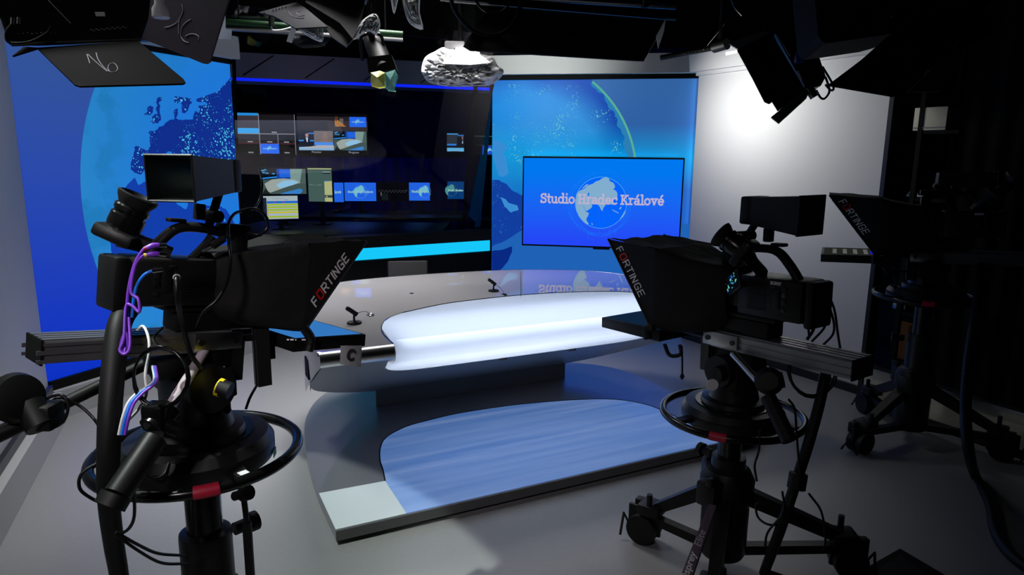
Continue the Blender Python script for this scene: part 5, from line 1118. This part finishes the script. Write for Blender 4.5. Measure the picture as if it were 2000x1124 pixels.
MB().tube([pa(22,50,.012),pa(14,64,.02),pa(14,80,.02),pa(26,87,.02),pa(60,84,.02),pa(92,66,.012),pa(100,52,.01)],.0055,8,6).build('supply_lead','cable',f1,smooth=80)
MB().tube([pa(95,2,.01),pa(138,47,.012)],.0018,6,1).build('safety_wire','alu',f1)
pole(f1,pa(150,-60)+V((0,.08,0)))
pg=thing('lamp_plug','white ribbed plug hanging beside the floodlight marked 16','plug',loc=dep(315,20,2.3))
pp_=dep(315,36,2.3); MB(MX.Translation(pp_)).lathe([(.024,-.0),(.0285,.004),(.027,.03),(.018,.045),(.017,.06),(.010,.064)],n=24).build('cap','white',pg,smooth=40)
MB().cyl(pp_+Z*.06,V((pp_.x,pp_.y,3.70)),.005,n=8).build('cord','cable',pg)
# green batten
gb=thing('batten_light','long green tube light batten with a silver channel hanging before the window','batten light',loc=dep(610,60,4.7))
a=dep(438,43,4.8); bq=dep(787,68,5.0); a2=dep(438,55,4.8); b2=dep(787,78,5.0)
MB().cyl(a,bq,.026,n=16).build('tube','greent',gb); MB().tube([a2,b2],.017,8,1,flat=1.0).build('channel','alu',gb)
for t_ in (.08,.9): 
    p=a+(bq-a)*t_; MB().cyl(p,V((p.x,p.y,3.70)),.006,n=8).build('suspension','black',gb)
MB().cyl(dep(530,30,4.5),dep(530,52,4.5),.018,n=12).build('plug','black',gb); MB().tube(DP([(530,52,4.5),(533,59,4.5),(548,59,4.52),(568,54,4.55)]),.006,8,5).build('lead','white',gb)
def hangtag(lb,pts,k,mt='paper',name='paper_tag',top=None):
    t=thing(name,lb,'paper tag',loc=dep(pts[0][0],pts[0][1],k)); pl=PL((pts[0][0],pts[0][1],k),(pts[1][0],pts[1][1],k*1.01),(pts[2][0],pts[2][1],k*1.005))
    flag(pl,pts,'sheet',mt,t,.002)
    x,y=top or pts[0]; p=pl(x,y,-.004); MB().cyl(p-Z*.005,V((p.x,p.y,3.70)),.0018,n=6).build('string','cable',t); return t
hangtag('folded white paper tag at the left end of the green batten',[(440,24),(432,56),(422,76),(452,77),(453,58),(441,57)],4.5)
hangtag('narrow white paper strip hanging under the dark blue barn door',[(570,49),(579,55),(570,84),(560,81)],3.9)
hangtag('small white paper shard at the right end of the large black flag',[(1301,35),(1297,60),(1286,95),(1282,70)],3.55,top=(1301,37))
# middle floodlight
k=3.7
f2=thing('studio_floodlight','floodlight with a dark blue barn door and a warm grey flap above the green batten','studio light',loc=dep(620,20,k))
pd_=PL((505,24,k),(579,6,k+.1),(600,50,k-.25)); d3=flag(pd_,[(505,24),(579,4),(600,18),(640,52),(577,55),(535,31)],'barn_door','doorblue',f2); sub(d3)
b=MB()
for i in range(5): b.box(pd_(534+i*6,22-i*1.6,.003),(.010,.003,.016 if i%2 else .010))
b.build('printed_label',mat('grey print',rgb(120,130,150),.6),d3)
chalk(pd_,[[(563,23),(570,32),(583,36),(594,36)],[(588,20),(580,25),(585,32),(595,30)]],'chalk_mark',d3,'chalk',.002)
MB().cyl(pd_(516,26.5,.002),pd_(516,26.5,.006),.006,n=12).build('rivet','silver',d3)
pe=PL((597,5,k+.05),(715,0,k+.2),(690,75,k-.1)); flag(pe,[(597,4),(600,-40),(720,-40),(706,37),(689,76),(664,45)],'barn_door','doorbrown',f2)
pf=PL((610,30,k+.02),(690,75,k-.05),(675,92,k-.1)); flag(pf,[(606,14),(664,47),(690,76),(676,92),(650,74)],'barn_door','black',f2)
MB().prism([dep(x,y,k+.12) for x,y in ((560,-60),(720,-60),(700,-5),(600,0))],(0,.2,0)).build('housing','bodyg',f2,smooth=0); pole(f2,dep(640,-50,k+.2))
def crumple(name,label,pts,k,mt='cloth',amp=.012,cat='diffusion cloth',N=14,seed=1,depth=.05):
    t=thing(name,label,cat,loc=dep(pts[0][0],pts[0][1],k)); r_=random.Random(seed)
    cx_=sum(p[0] for p in pts)/len(pts); cy_=sum(p[1] for p in pts)/len(pts)
    out=spline([(x,y,0) for x,y in pts],3,True); rows=[]
    for j in range(N+1):
        f=j/N; rows.append([dep(cx_+(p.x-cx_)*f,cy_+(p.y-cy_)*f,k-depth*(1-f*f)+r_.uniform(-amp,amp)) for p in out])
    MB().grid(rows,closed=True).build('sheet',mt,t,smooth=12); 
    rows2=[[p+_f*(.012) for p in r] for r in rows]; MB().grid([rows[-1],rows2[-1]],closed=True).grid(rows2,closed=True).build('lining',mt,t,smooth=12)
    top=min(pts,key=lambda p:p[1]); p=dep(top[0],top[1]+2,k+.004); MB().cyl(p-Z*.01,V((p.x,p.y,3.70)),.004,n=6).build('hanging_string','black',t); return t
crumple('diffusion_cloth','pale crumpled diffusion cloth under the dark blue barn door',[(579,54),(600,50),(622,46),(630,56),(629,80),(612,76),(598,68)],3.85,seed=2)
crumple('diffusion_cloth','white crumpled cloth draped above the hanging spotlight',[(689,76),(700,50),(712,36),(731,26),(741,38),(741,55),(733,68),(720,60),(704,68)],4.0,seed=3)
crumple('diffusion_cloth','narrow white cloth strip hanging at the top edge, left of the wider strip',[(760,-20),(778,-20),(775,5),(769,26),(764,6)],4.1,seed=4)
crumple('diffusion_cloth','wider white cloth strip hanging at the top edge above the foil light',[(784,-20),(818,-20),(819,22),(826,56),(802,47),(791,25)],4.1,seed=5)
# hanging spotlight with gel
k=4.3
f3=thing('hanging_spotlight','black hanging spotlight with a yellow and teal gel at its mouth','spotlight',loc=dep(735,110,k))
a=dep(728,78,k+.08); bq=dep(752,138,k-.05)
MB().cyl(a,bq,.060,.066,n=26).lathe([(.035,0),(.052,.02),(.060,.05)],a+(a-bq).normalized()*.05,(bq-a),n=24).build('lamp_housing','black',f3)
MB().tube(DP([(708,118,k),(704,80,k),(712,68,k),(735,66,k),(746,74,k),(750,112,k)]),.011,8,5).build('yoke','blackgloss',f3,smooth=80)
MB().bbox(dep(724,55,k),(.05,.05,.09),.01).cyl(dep(720,50,k-.04),dep(720,50,k+.06),.02,n=14).build('clamp','black',f3); pole(f3,dep(724,45,k))
def gel(nm,pts,col,kk):
    M[nm]=mat(nm,col,.35,bump=.6,bscale=18); r_=random.Random(len(nm)); pl=[dep(x,y,kk+r_.uniform(-.02,.02)) for x,y in pts]; c=sum(pl,V())/len(pl)-_f*.03
    MB().add([c]+pl,[(0,i+1,(i+1)%len(pl)+1) for i in range(len(pl))]).prism([p+_f*.03 for p in pl],_f*.004).build('gel_filter',M[nm],f3,smooth=0)
gel('yellow gel sheet',[(724,142),(742,138),(752,142),(751,169),(738,170),(724,166)],rgb(225,225,120),k-.16)
gel('teal gel sheet',[(752,142),(772,136),(776,146),(769,170),(772,177),(757,175),(751,169)],rgb(120,190,180),k-.16)
MB().prism([dep(x,y,k-.10) for x,y in ((716,112),(764,106),(774,134),(752,138),(720,142))],_f*.10).build('barn_door','blackmatte',f3,smooth=0)
# bright softlight wrapped in foil
k=4.5
f4=thing('foil_softlight','glowing softlight wrapped in crumpled silver foil above the window','softlight',loc=dep(900,120,k))
r_=random.Random(11); rows=[]
prof=[(823,134),(830,112),(850,100),(868,92),(900,98),(930,104),(962,112),(972,128),(984,140),(962,163),(930,166),(905,168),(870,167),(838,160),(826,146)]
out=spline([(x,y,0) for x,y in prof],4,True); cx_,cy_=900,138
for j in range(13):
    f=j/12; rows.append([dep(cx_+(p.x-cx_)*f+r_.uniform(-2,2)*(j<12),cy_+(p.y-cy_)*f+r_.uniform(-1.6,1.6)*(j<12),k-.16*math.sqrt(max(0,1-f*f))+r_.uniform(-.03,.03)) for p in out])
MB().grid(rows,closed=True).build('foil_wrap','foil',f4,smooth=8)
back=[[p+_f*(.02+.10*(1-(j/12)**2)) for p in r] for j,r in enumerate(rows)]
MB().grid([rows[-1],back[-1]],closed=True).grid(back,closed=True).build('foil_back','foil',f4,smooth=8)
pr2=PL((868,122,k-.20),(958,122,k-.20),(915,92,k-.02))
flag(pr2,[(864,124),(880,97),(935,95),(938,107),(958,122),(920,126)],'reflector','white',f4,.004)
MB().prism([pr2(*p,.004) for p in ((890,98),(932,97),(930,108),(893,110))],pr2.n*.012).build('lamp','lampw',f4,smooth=0)
MB().bbox(dep(889,90,k-.0),(.13,.10,.05),.01).build('ballast','greypaint',f4); pole(f4,dep(900,78,k))
# large black flag, centre right
k=3.6
f5=thing('black_flag','large dark flag panel hanging from a pipe in front of the right header','flag panel',loc=dep(1100,60,k))
ph=PL((955,15,k),(1300,45,k+.1),(1100,108,k-.25)); d5=flag(ph,[(955,14),(1300,44),(1258,118),(1245,118),(918,98),(905,90)],'panel','doorblue',f5); sub(d5)
chalk(ph,[[(1085,55),(1075,68),(1078,80)],[(1100,55),(1120,50),(1145,62),(1140,75),(1105,86)]],'chalk_number',d5,mat('faint chalk',rgb(48,46,58),.8),.0015)
MB().cyl(ph(917,88,.0),ph(917,88,.006),.005,n=10).cyl(ph(1246,112,.0),ph(1246,112,.006),.005,n=10).build('rivet','silver',d5)
MB().cyl(dep(860,-6,k-.02),dep(1320,32,k+.1),.022,n=16).cyl(dep(860,-20,k+.1),dep(1320,8,k+.2),.030,n=12).build('pipe','blackgloss',f5)
for x,y in ((960,-10),(1260,14)): pole(f5,dep(x,y,k+.04),.02,'hanging_clamp')
b=MB()
for i in range(13): b.box(dep(1230+i*6,-1+i*.8,k-.06),(.010,.004,.004))
b.build('edge_light_slot','silver',f5)
cable('thick black cable loop hanging before the large dark flag',[(878,-20,3.4),(888,20,3.4),(920,58,3.4),(955,71,3.4),(990,60,3.4),(1012,28,3.4),(1022,-25,3.4)],.011)
cable('smaller black cable loop beside the thick one at the top edge',[(915,-20,3.45),(940,15,3.45),(966,26,3.45),(990,15,3.45),(1002,-20,3.45)],.007)
# right floodlight with barn doors
k=4.35
f6=thing('studio_floodlight','black floodlight with four open barn doors lighting the white wall','studio light',loc=dep(1530,120,k))
pi=PL((1440,97,k-.1),(1510,66,k+.05),(1520,215,k-.12)); d6=flag(pi,[(1440,97),(1502,65),(1510,67),(1519,85),(1567,165),(1572,176),(1520,217),(1509,199),(1503,203),(1494,199),(1470,152)],'barn_door','blackmatte',f6); sub(d6)
chalk(pi,[[(1500,155),(1503,168),(1502,178)],[(1512,152),(1520,150),(1525,158),(1516,170),(1526,172)]],'chalk_number',d6,mat('very faint chalk',rgb(26,24,28),.8),.002)
MB().cyl(pi(1499,196,.0),pi(1499,196,.006),.006,n=10).build('rivet','silver',d6)
flag(PL((1424,84,k+.05),(1500,62,k+.1),(1441,97,k-.1)),[(1424,85),(1428,81),(1495,60),(1506,65),(1441,96)],'barn_door','greypaint',f6)
flag(PL((1506,229,k-.2),(1575,185,k-.05),(1521,241,k-.25)),[(1506,229),(1571,175),(1578,185),(1575,192),(1521,241)],'barn_door','doorgrey',f6)
MB().prism([dep(x,y,k+.05) for x,y in ((1514,66),(1560,38),(1598,105),(1613,150),(1603,168),(1574,174))],_f*.22).build('housing','bodyg',f6,smooth=0)
MB().tube([pi(1516,70,.01),pi(1542,112,.01)],.006,6,1).tube([pi(1556,140,.01),pi(1569,166,.01)],.006,6,1).tube([pi(1568,172,.01),pi(1576,188,.01)],.007,6,1).build('door_hinge','alu',f6)
MB().prism([dep(x,y,k-.06) for x,y in ((1419,102),(1439,98.5),(1440,101.5),(1420,106))],_f*.02).build('lamp_edge','lampw',f6,smooth=0)
MB().cyl(dep(1580,172,k-.05),dep(1591,190,k-.05),.028,n=16).build('focus_knob','gunmetal',f6)
for q in ([(1594,176,k),(1602,190,k),(1610,193,k),(1619,182,k),(1619,170,k),(1612,150,k)],[(1612,165,k),(1622,176,k),(1628,174,k),(1624,160,k),(1606,130,k)]): MB().tube(DP(q),.007,8,6).build('cable_loop','cable',f6,smooth=80)
MB().cyl(dep(1559,100,k+.02),dep(1561,122,k+.02),.018,.03,n=14).build('blue_plug',mat('blue plug plastic',rgb(20,60,150),.5),f6)
pole(f6,dep(1577,70,k+.15),.02)
MB().cyl(dep(1576,35,k-.02),dep(1577,82,k+.0),.008,n=10).build('shiny_rod','chrome',f6)
ar=thing('lighting_arm','dark perforated lighting arm reaching to the right floodlight above the header','lighting arm',loc=dep(1360,98,5.2))
MB().cyl(dep(1290,113,5.3),dep(1424,88,5.1),.020,n=12).build('tube','black',ar); MB().cyl(dep(1395,93,5.1),dep(1420,86,5.0),.04,n=14).build('joint','black',ar)
b=MB()
for i in range(4): b.box(dep(1342+i*6,105-i*1.2,5.15),(.01,.02,.012))
b.build('hole','rubber',ar)
p=dep(1405,92,5.1); MB().cyl(p,V((p.x,p.y,3.70)),.012,n=10).build('hanging_pole','black',ar)
for lb,q in (('long thin steel wire slanting up from the lighting arm',[(1374,97,5.15),(1430,25,5.2),(1450,-30,5.25)]),('short thin steel wire crossing the long one',[(1420,-30,5.2),(1432,10,5.2),(1449,31,5.2)])): 
    P_=DP(q); t=MB().tube(P_,.005,6,4).build('steel_wire','alu',None); tag(t,lb,'wire')
# big dark flags top right
k=3.4
f7=thing('studio_floodlight','black unlit floodlight with a wide barn door at the top right','studio light',loc=dep(1750,60,k))
MB().prism([dep(x,y,k) for x,y in ((1588,-40),(1598,70),(1604,80),(1613,85),(1728,68),(1750,62),(1960,-10),(1960,-40))],_f*.25).build('housing','blackmatte',f7,smooth=0)
pj=PL((1617,166,k-.3),(1730,72,k+.02),(1745,188,k-.3)); flag(pj,[(1617,166),(1682,117),(1735,70),(1930,10),(1950,60),(1838,116),(1745,188)],'barn_door','blackmatte',f7)
pk=PL((1775,182,k-.2),(1845,112,k),(1842,178,k-.1)); flag(pk,[(1772,180),(1846,110),(1842,178)],'barn_door','doorgrey',f7)
b=MB()
for x,y,s_ in ((1741,36,.006),(1765,32,.005),(1872,86,.005),(1866,90,.003)): b.lathe([(.001,0),(s_,s_),(.001,2*s_)],dep(x,y,k-.02),n=10)
b.build('screw_head','chrome',f7); pole(f7,dep(1780,-20,k+.12))
# lighting grid pipes
for lb,p0,p1 in (('black grid pipe under the ceiling nearest the camera',(-4,2.6,3.45),(4.5,2.6,3.45)),('black grid pipe under the ceiling above the desk',(-4,4.4,3.45),(4.5,4.4,3.45))):
    t=thing('grid_pipe',lb,'lighting pipe',loc=p0); MB().cyl(p0,p1,.025,n=12).build('pipe','black',t)
    for x in (-3,0,3): MB().cyl((x,p0[1],3.45),(x,p0[1],3.70),.012,n=8).build('hanger','black',t)
# ================================================================ LIGHT
def area(name,loc,target,size,power,col=(1,1,1),sy=None,spread=180,shape='RECTANGLE'):
    l=bpy.data.lights.new(name,'AREA'); l.shape=shape; l.size=size; l.size_y=sy or size; l.energy=power; l.color=col; l.spread=math.radians(spread)
    o=bpy.data.objects.new(name,l); COL.objects.link(o); loc=V(loc); o.location=loc; d=V(target)-loc; o.rotation_euler=d.to_track_quat('-Z','Y').to_euler(); return o
def spot(name,loc,target,power,angle,blend=.3,col=(1,1,1),r=.05):
    l=bpy.data.lights.new(name,'SPOT'); l.energy=power; l.spot_size=math.radians(angle); l.spot_blend=blend; l.color=col; l.shadow_soft_size=r
    o=bpy.data.objects.new(name,l); COL.objects.link(o); loc=V(loc); o.location=loc; d=V(target)-loc; o.rotation_euler=d.to_track_quat('-Z','Y').to_euler(); return o
w=bpy.data.worlds.new('world'); S.world=w; w.use_nodes=True; w.node_tree.nodes['Background'].inputs[0].default_value=(.004,.004,.005,1); w.node_tree.nodes['Background'].inputs[1].default_value=.3
S.view_settings.view_transform='Standard'; S.view_settings.look='None'; S.view_settings.exposure=0; S.view_settings.gamma=1
area('soft light behind the desk',(-1.15,5.0,3.5),(-.8,4.3,0),.8,32,(1,.97,.97),.8,76)
area('soft light left',(-2.1,2.9,3.6),(-2.0,3.1,0),.6,14,(.98,1,.97),.6,95)
area('rim light on left camera',(-.9,-.6,2.6),(-.7,1.7,1.1),.35,3.2,(1,.9,.98),.35,60)
# hard edged flood from the upper left: its beam edge crosses the floor and the podium corner
lpos=V((-1.7,1.3,3.45)); qa=(atz(850,985,0)-lpos).normalized(); qb=(atz(1010,1124,0)-lpos).normalized(); mm_=(qa+qb).normalized(); hd=33.0
sd=(qb-qa).cross(mm_).normalized(); ca_=math.acos(min(1,math.cos(math.radians(hd))/qa.dot(mm_)))
if sd.x>0: sd=-sd
dirn=mm_*math.cos(ca_)+sd*math.sin(ca_)
spot('flood upper left',lpos,lpos+dirn,460,hd*2,.04,(.90,1,.93),.03)
def panel(w,z,nw,nz,sx,sy,pw):
    c=dt(.01,w,z); n=Dn*nw+Z*nz; area('desk light panel',c,c+n,sx,pw,(.86,.92,1),sy,170)
panel(.45,.72,.14,1,1.72,.50,1.5)
panel(.39,.690,-.42,-1,1.72,.34,.48)
panel(.29,.765,-1,0,1.76,.06,.30)
wp=onp(1430,165,W0,wn_); lp_=wp+wn_*.85-Z*.02
area('wall flood',lp_,wp+V((.25,-.30,-.42)),.3,6.8,(1,.99,.96),.15,125)
fk=dep(908,84,4.18); area('foil lamp',fk,dep(905,150,4.5),.18,1.6,(1,.97,.98),.1,170)
spot('header spill',dep(990,70,4.9),dep(1060,138,6.6),60,70,1.0,(.92,1,.95),.05)
area('screen back light',mt@V(((tx0+tx1)/2,.035,tz1+.005)),mt@V(((tx0+tx1)/2,.045,tz1+.5)),tx1-tx0-.1,.45,(.0,.75,1),.02,170)
pe_=P1-pn*.03+Z*1.3-pd*.01; o_=area('edge light',pe_,pe_-pd+pn*.12,2.2,1.4,(.55,.85,1),.02,170)
o_.rotation_euler=frame_mx(V((0,0,0)),V((0,0,1)),(pd*1.0).normalized()).to_euler()
spot('rack fill spot',(-.3,4.3,2.6),(2.66,3.72,.40),9,18,.6,(1,1,.93),.05)  # added narrow spot to brighten the skirting and rack, no fixture there
spot('wall flood spill',lp_,dt(1.05,1.25,.07),14,30,.8,(1,.99,.94),.15)
for px,py,kk,pw,cl in ((690,325,KW-.35,2.2,(.05,.08,1)),(520,320,KW-.35,1.4,(.05,.08,1)),(600,190,7.3,3.0,(.75,.6,1))):
    l=bpy.data.lights.new('control room fill','POINT'); l.energy=pw; l.color=cl; l.shadow_soft_size=.05; o=bpy.data.objects.new('control room fill',l); COL.objects.link(o); o.location=dep(px,py,kk)  # added fill lights: blue on the curtain, mauve boosting the LED on the soffit
